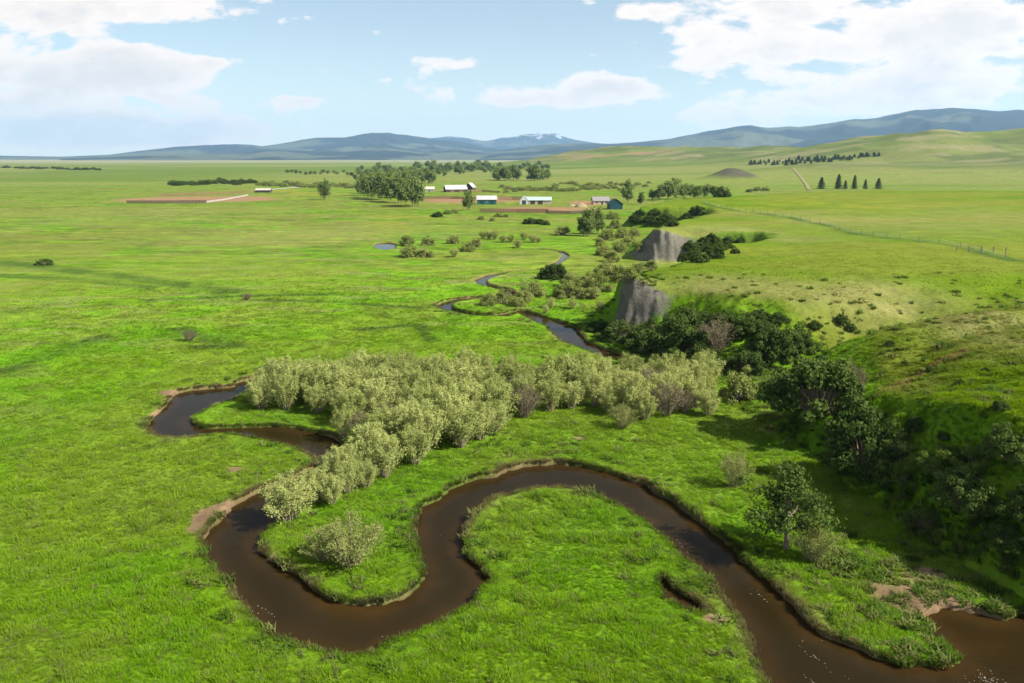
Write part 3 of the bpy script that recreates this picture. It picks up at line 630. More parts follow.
# the willow grove in the creek bend
GROVE = [(246,402),(290,386),(335,382),(400,376),(450,378),(500,384),(560,386),(620,384),(680,382),(722,388),(715,403),(690,416),(640,422),(600,416),(560,410),(520,426),(480,444),(430,462),(385,478),(345,484),(335,462),(338,440),(335,418),(300,410),(252,412)]
GW = [tuple(float(q) for q in unproj(*p, 0)) for p in GROVE]
def grove():
    xs = [p[0] for p in GW]; ys = [p[1] for p in GW]; pts = []
    for _ in range(9000):
        x, y = RNG.uniform(min(xs), max(xs)), RNG.uniform(min(ys), max(ys))
        if not inside(np.array([x]), np.array([y]), GW)[0]: continue
        if creek_sd(np.array([x]), np.array([y]))[0] < .5: continue
        if any((x - a) ** 2 + (y - b) ** 2 < 2.6 ** 2 for a, b in pts): continue
        pts.append((x, y))
        if len(pts) >= 190: break
    for x, y in pts:
        z = float(height0(np.array([x]), np.array([y]))[0]); e = seg_dist(np.array([x]), np.array([y]), GW, True)[0]
        h = RNG.uniform(3.6, 5.6) * (.86 if e < 1.5 else 1)
        if RNG.uniform() < .05:
            plant_at((x, y, z), 'brown', 'budding_shrub', 'greyish brown half bare shrub standing among the pale willows of the creek bend grove', 'shrub', h * .9, .9, 'half bare shrubs in the willow grove'); continue
        plant_at((x, y, z), 'willow', 'willow_shrub', 'pale olive feathery willow shrub packed into the big grove inside the creek bend', 'willow shrub', h, RNG.uniform(.9, 1.25), 'willow shrubs of the grove in the creek bend')
grove()
plant(290, 520, 46, 'willow', 'willow_shrub', 'pale olive willow shrub leaning over the brown pool at the near tip of the grove', 'willow shrub', 1.3)
several([(332,505,32),(348,494,34),(366,488,30),(335,486,36)], 'willow', 'willow_shrub', 'willow shrub of the few joining the grove to the one leaning over the pool', 'willow shrub', 'willows at the grove tip')
plant(314, 503, 36, 'willow', 'willow_shrub', 'willow shrub between the grove tip and the one leaning over the pool', 'willow shrub', 1.1)
plant(352, 566, 50, 'thin', 'thin_shrub', 'sparse pale twiggy shrub on the grassy point inside the creek loop', 'shrub', 1.15)
plant(325, 560, 32, 'thin', 'thin_shrub', 'low sparse shrub beside the twiggy shrub on the grassy creek point', 'shrub', 1.2)
plant(708, 416, 26, 'willow', 'willow_shrub', 'small round willow shrub standing alone just off the right end of the grove', 'willow shrub', 1.1)
plant(622, 428, 24, 'thin', 'thin_shrub', 'low pinkish twiggy shrub at the front foot of the grove right part', 'shrub', 1.1)
plant(734, 487, 36, 'thin', 'thin_shrub', 'small yellowish bare-stemmed shrub on the meadow above the leafy creek tree', 'shrub', .8)
plant(786, 551, 76, 'creektree', 'small_tree', 'dark leafy little tree with forked trunk on the bank beside the creek', 'tree', 1.0)
plant(812, 562, 40, 'thin', 'thin_shrub', 'small pale green shrub right beside the forked creek tree', 'shrub', .9)
# shrubs of the terrace slope and draw
for a in [(682,352,48,'bush',1.0,'large round dark green shrub against the foot of the near clay bluff'), (652,352,36,'bush',1.1,'dark shrub in shade under the near clay bluff beside the creek'), (716,352,34,'brown',1.0,'greyish brown budding shrub right of the large round shrub by the bluff'),
          (703,366,26,'bush',1.1,'dark shrub below the greyish brown budding shrub'), (770,360,38,'bush',.95,'dark green shrub in the draw right of the brown budding shrub'), (748,374,30,'bush',1.0,'dark green shrub low in the draw mouth'), (795,352,28,'bush',1.0,'dark shrub on the upper side of the draw'),
          (738,400,38,'greenw',.8,'pale green upright shrub between grove and the big brown-topped thicket'), (820,413,68,'bush',1.0,'huge dark rounded thicket in the mouth of the draw'), (846,402,40,'brown',.8,'brown-topped thicket shrub on the side of the huge dark one'),
          (600,331,13,'bush',1.6,'low dark shrub at the left toe of the near clay bluff'), (622,340,22,'bush',1.4,'low dark shrub at the foot of the near clay bluff above the creek'), (866,470,64,'bush',.9,'tall dark shrub on the shaded terrace face above the meadow'), (898,464,32,'greenw',.9,'grey green shrub on the right flank of the tall dark terrace shrub'),
          (905,484,28,'light',1.0,'small fresh green shrub low on the shaded terrace face'), (940,474,38,'light',.95,'big fresh green shrub on the crest of the shaded terrace face'), (972,470,30,'light',.9,'fresh green shrub right of the big fresh green one on the terrace face'),
          (1008,458,34,'bush',.9,'dark shrub on the terrace crest at the right edge'), (925,528,24,'bush',1.0,'dark shrub at the foot of the shaded terrace face'), (1036,520,38,'bush',1.0,'dark shrub in shade cut by the right picture edge'),
          (965,505,36,'bush',1.1,'large dark shrub in the shade below the two fresh green ones'), (1005,545,24,'bush',1.2,'low dark shrub lowest on the shaded face near the right edge'),
          (842,324,12,'bush',.8,'small dark shrub alone on the grassy slope above the draw'), (815,328,8,'bush',1.2,'tiny dark shrub on the grassy slope left of the lone one')]:
    plant(a[0], a[1], a[2], a[3], 'dark_shrub' if a[3] == 'bush' else 'leafy_shrub', a[5], 'shrub', a[4])
several([(702,332,24,1.1),(724,326,17,1.2),(746,332,20,1.1),(690,322,18,1.2),(766,336,16,1.2),(676,330,22,1.1),(758,318,10,1.6),(778,322,11,1.5),(930,372,6),(905,365,5),(960,385,6),(890,345,6),(985,372,5),(945,440,9),(962,462,14),(1000,410,10),(880,420,12),(915,430,14),(760,345,10),(735,338,12),(690,340,14),(850,330,8)], 'bush', 'dark_shrub', 'small dark green shrub dotted over the terrace slope', 'shrub', 'small shrubs on the terrace slope', True)
# along the upper creek
G1 = 'willow shrubs along the upper creek'
several([(555,279,20,1.1)], 'bush', 'dark_shrub', 'dark round shrub behind the olive willows of the upper creek', 'shrub', None)
several([(570,286,16,1.2),(584,290,20,1.1),(598,291,22,1.1),(566,297,20,1.1),(580,298,16),(592,299,15)], 'greenw', 'willow_shrub', 'olive willow shrub of the clump between upper creek and near clay bluff', 'willow shrub', 'willow clump between creek and near bluff')
several([(572,309,12),(551,308,11),(545,314,9),(600,310,10)], 'willow', 'willow_shrub', 'small tan willow shrub on the grass in front of the olive clump', 'willow shrub', 'small tan willows by the olive clump')
several([(487,305,14,1.1),(504,303,16,1.1),(517,306,12,1.1),(531,296,20,1.1),(524,302,14),(538,295,13)], 'greenw', 'willow_shrub', 'olive willow shrub at the meanders of the upper creek', 'willow shrub', G1)
several([(603,277,18,1.1),(615,281,21,1.1),(628,281,18,1.2),(640,272,13,1.1),(651,270,12)], 'greenw', 'willow_shrub', 'grey green willow shrub in the row between the two clay bluffs', 'willow shrub', 'willow row between the bluffs')
several([(a / 3.413 + 360, b / 3.413 + 229, c, 1.2) for a, b, c in [(160,56,12),(235,56,11),(170,94,14),(215,96,10),(238,96,8),(320,50,10),(365,76,11),(395,62,10)]], 'greenw', 'willow_shrub', 'dark olive shrub of the clump around the little pond', 'willow shrub', 'willow clump by the pond')
several([(a / 3.413 + 360, b / 3.413 + 228, c, 1.3) for a, b, c in [(322,98,9),(420,38,8),(440,38,9),(460,40,9),(490,50,8),(515,48,8),(540,68,9),(560,40,8),(590,50,9),(610,50,6)]], 'willow', 'willow_shrub', 'tan green shrub in the loose line right of the pond clump', 'willow shrub', 'willow line right of the pond', False)
several([(563,235,11,1.3),(612,262,14,1.1),(604,255,12,1.2),(618,252,14,1.1),(628,246,13,1.1),(607,240,13,1.1),(622,238,12,1.2),(615,228,10,1.2),(634,236,11),(600,246,10),(640,250,10),(612,219,9,1.3),(606,268,10)], 'greenw', 'willow_shrub', 'olive shrub in the brush left of the far clay bluff', 'willow shrub', 'brush left of the far bluff')
several([(650,222,8,1.6),(668,220,8,1.6),(636,221,7,1.6),(690,219,9,1.4),(697,214,9,1.3),(640,215,6,1.5),(655,214,6,1.5),(672,226,7,1.5)], 'bush', 'dark_shrub', 'dark shrub on the shaded bank beyond the far clay bluff', 'shrub', 'shrubs on the shaded far bank', False)
several([(715,258,12,1.2),(700,262,12,1.2),(692,250,11,1.1),(722,250,9),(735,254,7),(684,262,10),(708,252,10),(718,246,9),(728,248,8),(694,258,11),(704,244,9),(712,240,8),(728,243,8),(740,243,7),(716,252,11),(700,250,10)], 'bush', 'dark_shrub', 'dark shrub, partly standing in for shadow, in the gully right of the far clay bluff', 'shrub', 'shrubs in the gully by the far bluff')  # gully shrubs, with more added to suggest the gully's shadow
several([(437,217,6,1.4)], 'bush', 'dark_shrub', 'lone dark round shrub on the pasture below the cottonwoods', 'shrub', None, False)
several([(448,214,5,1.6),(455,213,5,1.6),(481,220,5,1.3),(493,221,5,1.2),(499,217,5,1.5),(506,217,4,1.4)], 'greenw', 'willow_shrub', 'small olive shrub on the pasture in front of the farm', 'shrub', 'small shrubs in front of the farm', False)
several([(530,224,7,1.6),(538,224,6,1.8),(545,225,5,1.5)], 'bush', 'dark_shrub', 'dark shrub of the low wide patch in front of the brown corral', 'shrub', 'dark patch in front of the corral', False)
plant(45, 265, 6, 'bush', 'dark_shrub', 'small dark shrub at the near end of the sedge swale on the left meadow', 'shrub', 1.8, None, False)
plant(247, 300, 7, 'brown', 'budding_shrub', 'small brown shrub alone in the middle of the left meadow', 'shrub', 1.5, None, False)
plant(190, 341, 11, 'brown', 'budding_shrub', 'brownish low shrub on the left meadow behind the creek bend', 'shrub', 1.2, None, True)
# trees
several([(361,196,16,1.0),(368,198,22),(375,199,24),(383,200,25),(391,202,26),(399,203,27),(406,206,24),(413,207,28,1.1),(418,206,22),(403,198,26),(388,196,24),(372,194,20),(395,196,24),(380,193,20)], 'cotton', 'cottonwood_tree', 'tall green cottonwood in the dense stand left of the white barn', 'tree', 'cottonwood stand left of the farm')
several([(422,184,13),(432,184,13),(428,183,14)], 'cotton', 'cottonwood_tree', 'cottonwood behind the small pink roofed house', 'tree', 'trees behind the small house', True)
plant(325, 200, 19, 'cotton', 'cottonwood_tree', 'single dark cottonwood alone on the pasture left of the dense stand', 'tree', .85)
plant(468, 211, 19, 'cotton', 'cottonwood_tree', 'dark tree standing alone in front of the teal barn', 'tree', .85)
several([(588,236,28,.9),(598,234,24,.9)], 'poplar', 'poplar_tree', 'tall dark poplar of the pair on the green flat below the farm', 'tree', 'poplar pair below the farm')
plant(583, 236, 20, 'poplar', 'poplar_tree', 'shorter dark poplar beside the tall poplar pair', 'tree', 1.2)
plant(628, 203, 21, 'poplar', 'poplar_tree', 'slim tree behind the dark teal house', 'tree', .9)
plant(641, 205, 12, 'cotton', 'cottonwood_tree', 'small pale tree right of the slim tree by the teal house', 'tree', .9)
several([(652,200,10,1.1),(660,200,14,1.1),(668,200,19,1.1),(676,199,19,1.1),(684,199,14,1.2),(690,198,13,1.2),(698,198,12,1.3),(706,197,12,1.2),(713,197,11,1.3)], 'cotton', 'cottonwood_tree', 'tree in the long copse behind the terrace edge', 'tree', 'copse behind the terrace edge')
plant(722, 197, 11, 'bush', 'dark_shrub', 'dark round tree at the right end of the long copse', 'tree', 1.1)
several([(757,191,5,1.6),(765,191,5,1.6),(750,192,4,1.6)], 'greenw', 'willow_shrub', 'low grey shrub between the copse and the spruce row', 'shrub', 'low shrubs right of the copse', False)
for px, h, w_, l in [(821,11,1.3,'widest dark spruce at the left end of the spruce row'), (838,14,.95,'tallest dark spruce of the row, left of the narrow ones'), (854,13,.8,'narrow dark spruce in the middle of the spruce row'), (865,9,.9,'short dark spruce of the row, right of the narrow one'), (878,10,1.2,'dark spruce at the right end of the spruce row'), (845,8,1.0,'short spruce tucked between the two tallest ones')]:
    plant(px, 189, h, 'spruce', 'spruce_tree', l, 'spruce', w_)
row(494, 180.5, 502, 180.5, 3, 11, 'cotton', 'cottonwood_tree', 'dark tree of the small group in the far hayfield', 'tree', 'small tree group in the hayfield', .5)
row(503, 181, 519, 180, 5, 12, 'cotton', 'cottonwood_tree', 'dark tree of the broad block in the far hayfield', 'tree', 'tree block in the hayfield', .8)
row(533, 181, 548, 179, 5, 13, 'poplar', 'poplar_tree', 'tree of the tall clump at the foot of the reddish hill', 'tree', 'tree clump below the reddish hill', .8, 1.4)
row(352, 177, 490, 169, 64, 7, 'cotton', 'cottonwood_tree', 'tree of the long belt behind the farm', 'tree', 'tree belt behind the farm', 5, 1.3)
row(360, 187, 420, 180, 20, 10, 'cotton', 'cottonwood_tree', 'tree between the cottonwood stand and the long belt', 'tree', 'trees behind the cottonwood stand', 3, 1.2)
row(430, 172, 550, 168, 40, 4.2, 'cotton', 'cottonwood_tree', 'tiny tree of the farthest belt below the mountains', 'tree', 'farthest tree belt', 2.5, 1.6)
row(172, 185, 255, 183, 26, 4.2, 'bush', 'dark_shrub', 'dark dot of a shrub in the row behind the left corral', 'shrub', 'shrub row behind the left corral', 1.2, 1.6)
row(258, 185, 365, 188, 30, 4.5, 'greenw', 'willow_shrub', 'grey olive shrub of the low hedge left of the cottonwoods', 'shrub', 'low hedge left of the cottonwoods', 1.2, 1.8)
row(285, 174, 350, 174, 14, 3.2, 'cotton', 'cottonwood_tree', 'tiny far tree on the plain left of the tree belt', 'tree', 'tiny far trees on the plain', 1.5, 1.7)
row(502, 190, 620, 189, 40, 4, 'greenw', 'willow_shrub', 'grey green shrub of the brush strip behind the farm', 'shrub', 'brush strip behind the farm', 2.2, 1.6)
row(560, 184, 650, 186, 24, 3.2, 'greenw', 'willow_shrub', 'grey green shrub of the upper brush strip below the reddish hill', 'shrub', 'upper brush strip', 2, 1.7)
row(750, 165, 790, 163, 14, 4, 'spruce', 'pine_tree', 'tiny pine of the scattered left part of the hillside belt', 'pine', 'hillside pines left part', 2, 1.5)
row(785, 164, 850, 159, 28, 4.5, 'spruce', 'pine_tree', 'tiny pine of the dense middle part of the hillside belt', 'pine', 'hillside pines middle part', 2, 1.6)
row(850, 158, 880, 156, 10, 4, 'spruce', 'pine_tree', 'tiny pine of the upper right end of the hillside belt', 'pine', 'hillside pines right part', 1.2, 1.6)
row(0, 168, 100, 170, 16, 2.2, 'bush', 'dark_shrub', 'tiny dark shrub of the thin line far out on the left plain', 'shrub', 'thin shrub line on the left plain', .6, 2)

# ------------------------------------------------------------------ buildings
M_WHITE = solid('white_metal_roof', (.34, .35, .34), .5, .08, .4); M_TEAL = solid('teal_siding', (.022, .11, .105), .6, .12, 2); M_DTEAL = solid('dark_teal_siding', (.012, .05, .06), .6, .12, 2)
M_TANW = solid('tan_siding', (.42, .33, .24), .8, .12, 1); M_GREENR = solid('pale_green_roof', (.30, .40, .36), .5, .08, .4); M_DARKW = solid('dark_boards', (.05, .045, .04), .9, .3, 2)
M_REDW = solid('weathered_red_boards', (.17, .09, .06), .9, .35, 2); M_GREYR = solid('grey_shingle', (.20, .19, .19), .9, .15, 2); M_PINKR = solid('dusty_pink_roof', (.55, .40, .33), .8, .1, 1)
M_GLASS = solid('window_glass', (.03, .04, .05), .1, .1, 1, .5); M_GALV = solid('galvanised_steel', (.50, .53, .56), .4, .12, 1, .5); M_POST = solid('grey_fence_wood', (.16, .135, .11), .9, .3, 6); M_PALE = solid('bleached_concrete', (.33, .31, .27), .9, .12, 1); M_HAY = solid('straw', (.24, .19, .11), .95, .25, 1.5)
class MB:
    def __init__(s): s.V = []; s.F = []
    def box(s, c, d, rz=0):
        k = len(s.V); ca, sa = math.cos(rz), math.sin(rz)
        for sz in (-.5, .5):
            for sx, sy in ((-.5, -.5), (.5, -.5), (.5, .5), (-.5, .5)):
                x, y = sx * d[0], sy * d[1]; s.V.append((c[0] + x * ca - y * sa, c[1] + x * sa + y * ca, c[2] + sz * d[2]))
        s.F += [[k, k + 3, k + 2, k + 1], [k + 4, k + 5, k + 6, k + 7], [k, k + 1, k + 5, k + 4], [k + 1, k + 2, k + 6, k + 5], [k + 2, k + 3, k + 7, k + 6], [k + 3, k, k + 4, k + 7]]; return s
    def bar(s, a, b, w):
        a = np.array(a, float); b = np.array(b, float); t = b - a; t /= np.linalg.norm(t); u = np.cross(t, [0, 0, 1.]) ; u /= np.linalg.norm(u) + 1e-9; v = np.cross(u, t); k = len(s.V)
        for p in (a, b):
            for i, j in ((-1, -1), (1, -1), (1, 1), (-1, 1)): s.V.append(tuple(p + u * i * w / 2 + v * j * w / 2))
        s.F += [[k, k + 3, k + 2, k + 1], [k + 4, k + 5, k + 6, k + 7], [k, k + 1, k + 5, k + 4], [k + 1, k + 2, k + 6, k + 5], [k + 2, k + 3, k + 7, k + 6], [k + 3, k, k + 4, k + 7]]; return s
    def poly(s, pts): k = len(s.V); s.V += [tuple(p) for p in pts]; s.F.append([k + i for i in range(len(pts))]); return s
    def build(s, name, m, parent=None):
        by = {}
        for f in s.F: by.setdefault(len(f), []).append(f)
        return obj(name, new_mesh(name, s.V, [np.array(v) for v in by.values()], [m]), parent)
def gable(name, label, cat, px, py, L, W, He, Hr, wallm, roofm, rz=0.0, doors=(), wins=(), over=.4, gable_m=None):
    """ridge along local x (length L), long wall facing the camera at -y"""
    x, y, z = hit(px, py); t = thing(name, label, cat, (x, y + W / 2, z - .2), rz)
    a, b = L / 2, W / 2; w = MB()
    w.poly([(-a, -b, 0), (a, -b, 0), (a, -b, He), (-a, -b, He)]); w.poly([(a, b, 0), (-a, b, 0), (-a, b, He), (a, b, He)])
    if gable_m is None:
        w.poly([(a, -b, 0), (a, b, 0), (a, b, He), (a, 0, Hr), (a, -b, He)]); w.poly([(-a, b, 0), (-a, -b, 0), (-a, -b, He), (-a, 0, Hr), (-a, b, He)])
    w.build('wall', wallm, t)
    if gable_m is not None: MB().poly([(a, -b, 0), (a, b, 0), (a, b, He), (a, 0, Hr), (a, -b, He)]).poly([(-a, b, 0), (-a, -b, 0), (-a, -b, He), (-a, 0, Hr), (-a, b, He)]).build('gable_wall', gable_m, t)
    r = MB(); dz = (Hr - He) / b * over
    for sgn in (-1, 1):
        e0 = (-a - over, sgn * (b + over), He - dz + .12); e1 = (a + over, sgn * (b + over), He - dz + .12); r0 = (-a - over, 0, Hr + .12); r1 = (a + over, 0, Hr + .12)
        q = [e0, e1, r1, r0] if sgn < 0 else [e1, e0, r0, r1]; r.poly(q); lo = [(p[0], p[1], p[2] - .14) for p in q]; r.poly(lo[::-1]); r.poly([lo[0], lo[1], q[1], q[0]])
        r.poly([lo[1], lo[2], q[2], q[1]]); r.poly([lo[3], lo[0], q[0], q[3]])
    r.build('roof', roofm, t)
    for (dx, dw, dh, dm) in doors: MB().box((dx, -b - .04, dh / 2), (dw, .1, dh)).build('door', dm, t)
    for (dx, dz_, dw, dh) in wins:
        f = MB(); f.box((dx, -b - .03, dz_ + dh / 2 + .06), (dw + .24, .08, .12)); f.box((dx, -b - .03, dz_ - dh / 2 - .06), (dw + .24, .08, .12))
        for q in (-1, 1): f.box((dx + q * (dw / 2 + .06), -b - .03, dz_), (.12, .08, dh))
        o = f.build('window', M_WHITE, t); MB().box((dx, -b - .02, dz_), (dw, .04, dh)).build('pane', M_GLASS, o)
    return t
gable('teal_barn', 'teal sided barn with white metal roof behind the brown corral', 'barn', 486.5, 204.5, 12.5, 9, 3.4, 5.6, M_TEAL, M_WHITE, .05, [(-3, 2.4, 2.6, M_DTEAL), (3.4, 2.4, 2.6, M_DTEAL)], [(0, 1.9, 1.0, .8)])
b_ = gable('long_white_barn', 'long white roofed barn with open dark gable end, farthest of the farm buildings', 'barn', 455, 192, 19, 11, 2.6, 6.0, M_DARKW, M_WHITE, .28, [(-4, 3.5, 2.4, M_REDW), (4, 3.5, 2.4, M_REDW)], gable_m=M_DARKW)
gable('white_shed', 'short white roofed shed turned across the end of the long white barn', 'shed', 470, 190, 7.5, 8, 2.8, 6.6, M_DARKW, M_WHITE, 1.2)
gable('long_tan_shed', 'long low tan shed with pale green roof right of the teal barn', 'shed', 539, 204.5, 16, 8.5, 3.0, 4.8, M_TANW, M_GREENR, -.03, [(-4, 3, 2.6, M_DARKW), (1, 3, 2.6, M_DARKW), (5.5, 1.2, 2.1, M_WHITE)])
gable('dark_teal_house', 'dark teal gabled house at the foot of the terrace', 'house', 615.5, 209.5, 7.5, 7.6, 3.4, 6.2, M_DTEAL, M_DTEAL, 1.5708 + .12, [(1.5, 1.1, 2.1, M_WHITE)], [(-1.5, 1.8, 1.1, 1.2)])
gable('grey_roofed_house', 'low grey roofed tan house left of the dark teal house', 'house', 601, 204.5, 10.5, 9, 2.6, 4.9, M_TANW, M_GREYR, .06, [(.5, 1.1, 2.1, M_DARKW)], [(-3, 1.6, 1.3, 1.0), (3.2, 1.6, 1.3, 1.0)])
gable('small_house', 'small house with dusty pink roof between cottonwoods and white barn', 'house', 429, 191.5, 8.5, 7, 2.4, 4.2, M_WHITE, M_PINKR, .1, [(0, 1.1, 2.0, M_DARKW)], [(-2.5, 1.5, 1.1, .9), (2.5, 1.5, 1.1, .9)])
gable('white_hut', 'tiny white roofed hut beside the cottonwood stand', 'shed', 420.5, 191.5, 4, 4, 2.2, 3.4, M_TANW, M_WHITE, .1, [(0, 1, 1.9, M_DARKW)])
gable('pale_shed', 'low pale shed at the back corner of the left corral', 'shed', 262.5, 192.5, 12.5, 8, 2.2, 3.6, M_DARKW, M_PALE, .08, [(-3, 2.6, 1.9, M_DARKW)])
def quonset():
    x, y, z = hit(526, 204.5); t = thing('quonset_hut', 'rounded galvanised arch shed at the left end of the long tan shed', 'shed', (x - 1.2, y + 1.2, z - .2)); r, L, n = 2.9, 7, 14; m = MB()
    a = [(r * math.cos(math.pi * i / n), r * 1.75 * math.sin(math.pi * i / n)) for i in range(n + 1)]
    for i in range(n): m.poly([(a[i][0], 0, a[i][1]), (a[i][0], L, a[i][1]), (a[i + 1][0], L, a[i + 1][1]), (a[i + 1][0], 0, a[i + 1][1])])
    m.build('arch_roof', M_GALV, t); MB().poly([(p[0] * .98, .12, p[1] * .98) for p in a[::-1]]).build('end_wall', M_GALV, t); MB().box((0, .05, 1.4), (2.4, .1, 2.8)).build('door', M_DARKW, t)
quonset()
# corrals
def board_fence(name, label, pts, h, m, nposts=10, boards=4):
    P = [hit(a, b) for a, b in pts]; t = thing(name, label, 'fence', P[0]); o = np.array(P[0])
    for b in range(boards):
        mb = MB()
        for i in range(len(P) - 1): mb.bar(np.array(P[i]) - o + [0, 0, h * (b + .7) / boards], np.array(P[i + 1]) - o + [0, 0, h * (b + .7) / boards], h / boards * .62)
        mb.build('rail', m, t)
    L = [np.linalg.norm(np.array(P[i + 1]) - np.array(P[i])) for i in range(len(P) - 1)]; tot = sum(L); pm = None
    for k in range(nposts):
        q = tot * k / (nposts - 1) * .9999; i = 0
        while q > L[i]: q -= L[i]; i += 1
        p = np.array(P[i]) + (np.array(P[i + 1]) - np.array(P[i])) * q / L[i] - o
        if pm is None: pm = MB().box((0, 0, h * .55), (.22, .22, h * 1.15)).build('post', m, t); pp = pm
        else: pp = pm.copy(); C.objects.link(pp); pp.parent = t
        pp.location = p
board_fence('corral_fence', 'long red brown board fence along the front of the farm corral', [(480,212.5),(516,213),(548,213)], 2.2, M_REDW, 24)
board_fence('corral_fence', 'dark weathered board fence continuing the corral toward the grey roofed house', [(546,213.5),(570,214),(588,213.5)], 1.6, M_DARKW, 16)
board_fence('corral_fence', 'red brown rail fence of the upper corral below the white barn', [(424,199),(450,199),(476,199.5)], 1.8, M_REDW, 18)
board_fence('corral_fence', 'brown fence from the white barn back across the yard', [(470,192),(482,191.5),(500,193)], 1.6, M_REDW, 10)
board_fence('corral_fence', 'brown board fence between teal barn and long tan shed', [(499,200),(512,200),(524,200)], 2.4, M_REDW, 10)
board_fence('corral_fence', 'dark board fence along the front of the left corral', [(127,203.5),(165,203.5),(206,203)], 1.9, M_DARKW, 26)
board_fence('corral_fence', 'dark fence along the back of the left corral', [(160,196),(190,195),(258,192.5)], 1.6, M_REDW, 22)
board_fence('corral_fence', 'pale concrete bunk wall running back from the front corner of the left corral', [(207,203),(225,200.5),(248,196)], 1.3, M_PALE, 12, 2)
def hay():
    for px, py, r, h, l in [(581,207,5.5,5.0,'tan straw heap right of the long tan shed'), (572,206,4,2.2,'low brown straw heap left of the tall tan one')]:
        x, y, z = hit(px, py); rng = np.random.default_rng(int(px)); h *= .5; r *= .75; n, k = 26, 9; V = [(0, 0, h)]; Fq = []; Ft = []
        for j in range(1, k + 1):
            for i in range(n):
                a = i / n * 2 * math.pi; q = j / k; V.append((r * q * math.cos(a) * rng.uniform(.9, 1.1), r * .8 * q * math.sin(a) * rng.uniform(.9, 1.1), h * (1 - q ** 2.2) * rng.uniform(.92, 1.08) - .2 * q))
        for i in range(n): Ft.append((0, 1 + i, 1 + (i + 1) % n))
        for j in range(k - 1):
            for i in range(n): a = 1 + j * n + i; b = 1 + j * n + (i + 1) % n; Fq.append((a, a + n, b + n, b))
        o = obj('straw_heap', new_mesh('straw_heap', V, [np.array(Ft), np.array(Fq)], [M_HAY], smooth=True), loc=(x, y, z)); tag(o, l, 'heap')
hay()
def wire_fence():
    pts = [(704,203),(760,213),(830,226.5),(900,239.5),(960,248.5),(1030,264)]; P = [np.array(hit(a, b)) for a, b in pts]; o = P[0]
    t = thing('wire_fence', 'thin wire fence with wooden posts crossing the terrace pasture', 'fence', tuple(o)); pm = MB().box((0, 0, .6), (.10, .10, 1.4)).build('post', M_POST, t); first = True; tops = []
    for i in range(len(P) - 1):
        n = max(2, int(np.linalg.norm(P[i + 1] - P[i]) / 7))
        for k in range(n):
            p = P[i] + (P[i + 1] - P[i]) * k / n; z = float(height0(np.array([p[0]]), np.array([p[1]]))[0]); q = np.array([p[0], p[1], z]) - o; tops.append(q)
            if first: pm.location = q; first = False
            else: c = pm.copy(); C.objects.link(c); c.parent = t; c.location = q
    for hh in (.45, .8, 1.15):
        mb = MB()
        for a, b in zip(tops[:-1], tops[1:]): mb.bar(a + [0, 0, hh], b + [0, 0, hh], .025)
        mb.build('wire', M_GALV, t)
    t2 = thing('gate_brace', 'cluster of stout grey brace posts on the terrace wire fence', 'fence post', hit(975, 251.5))
    for k in range(5): MB().box((-4 + k * 2.1, -k * .9, .7), (.15, .15, 1.35)).build('post', M_POST, t2)
wire_fence()
def ribbon(name, pts, w, m, lift=.06):
    P = [np.array(hit(a, b)) for a, b in pts]; Q = []
    for i in range(len(P) - 1):
        n = max(2, int(np.linalg.norm(P[i + 1] - P[i]) / 6)); Q += [P[i] + (P[i + 1] - P[i]) * k / n for k in range(n)]
    Q.append(P[-1]); Q = np.array(Q); T = np.gradient(Q[:, :2], axis=0); T /= np.linalg.norm(T, axis=1, keepdims=True) + 1e-9; Nn = np.stack([-T[:, 1], T[:, 0]], -1); V = []
    for j in np.linspace(-1, 1, 5):
        xy = Q[:, :2] + Nn * w / 2 * j; V.append(np.column_stack([xy, height0(xy[:, 0], xy[:, 1]) + lift]))
    n = len(Q); V = np.vstack(V); F_ = [(j * n + i, j * n + i + 1, (j + 1) * n + i + 1, (j + 1) * n + i) for j in range(4) for i in range(n - 1)]
    obj(name, new_mesh(name, V, [np.array(F_)], [m], smooth=True), kind='structure')
M_DIRT = solid('dry_dirt', (.19, .16, .075), .95, .2, .3)
ribbon('dirt_road', [(809,190),(806,184),(802,179),(797,173),(793,168)], 3.4, M_DIRT, .5)
ribbon('gravel_road', [(258,190.5),(275,189.5),(305,187)], 8, M_PALE, .3)

# ------------------------------------------------------------------ grass
def tuft_mesh(seed, nb, h, w, spread, lean):
    rng = np.random.default_rng(seed); V = []; Fs = []
    for i in range(nb):
        a = rng.uniform(0, 6.283); r = spread * math.sqrt(rng.uniform()); b = np.array([r * math.cos(a), r * math.sin(a), -.05]); L = h * rng.uniform(.6, 1.15); th = rng.uniform(0, 6.283); ln = lean * rng.uniform(.2, 1) * L
        d = np.array([math.cos(th), math.sin(th), 0]); s = np.array([-d[1], d[0], 0]) * w * rng.uniform(.7, 1.3); m = b + d * ln * .35 + [0, 0, L * .62]; t = b + d * ln + [0, 0, L]
        k = len(V); V += [b - s, b + s, m + s * .8, m - s * .8, t]; Fs.append((k, k + 1, k + 2, k + 3)); Fs.append((k + 3, k + 2, k + 4, k + 4))
    F4 = np.array([f for f in Fs if f[2] != f[3]]); F3 = np.array([f[:3] for f in Fs if f[2] == f[3]])
    me = new_mesh('tuft', V, [F4, F3], [M_GRASS]); return bpy.data.objects.new('tuft', me)
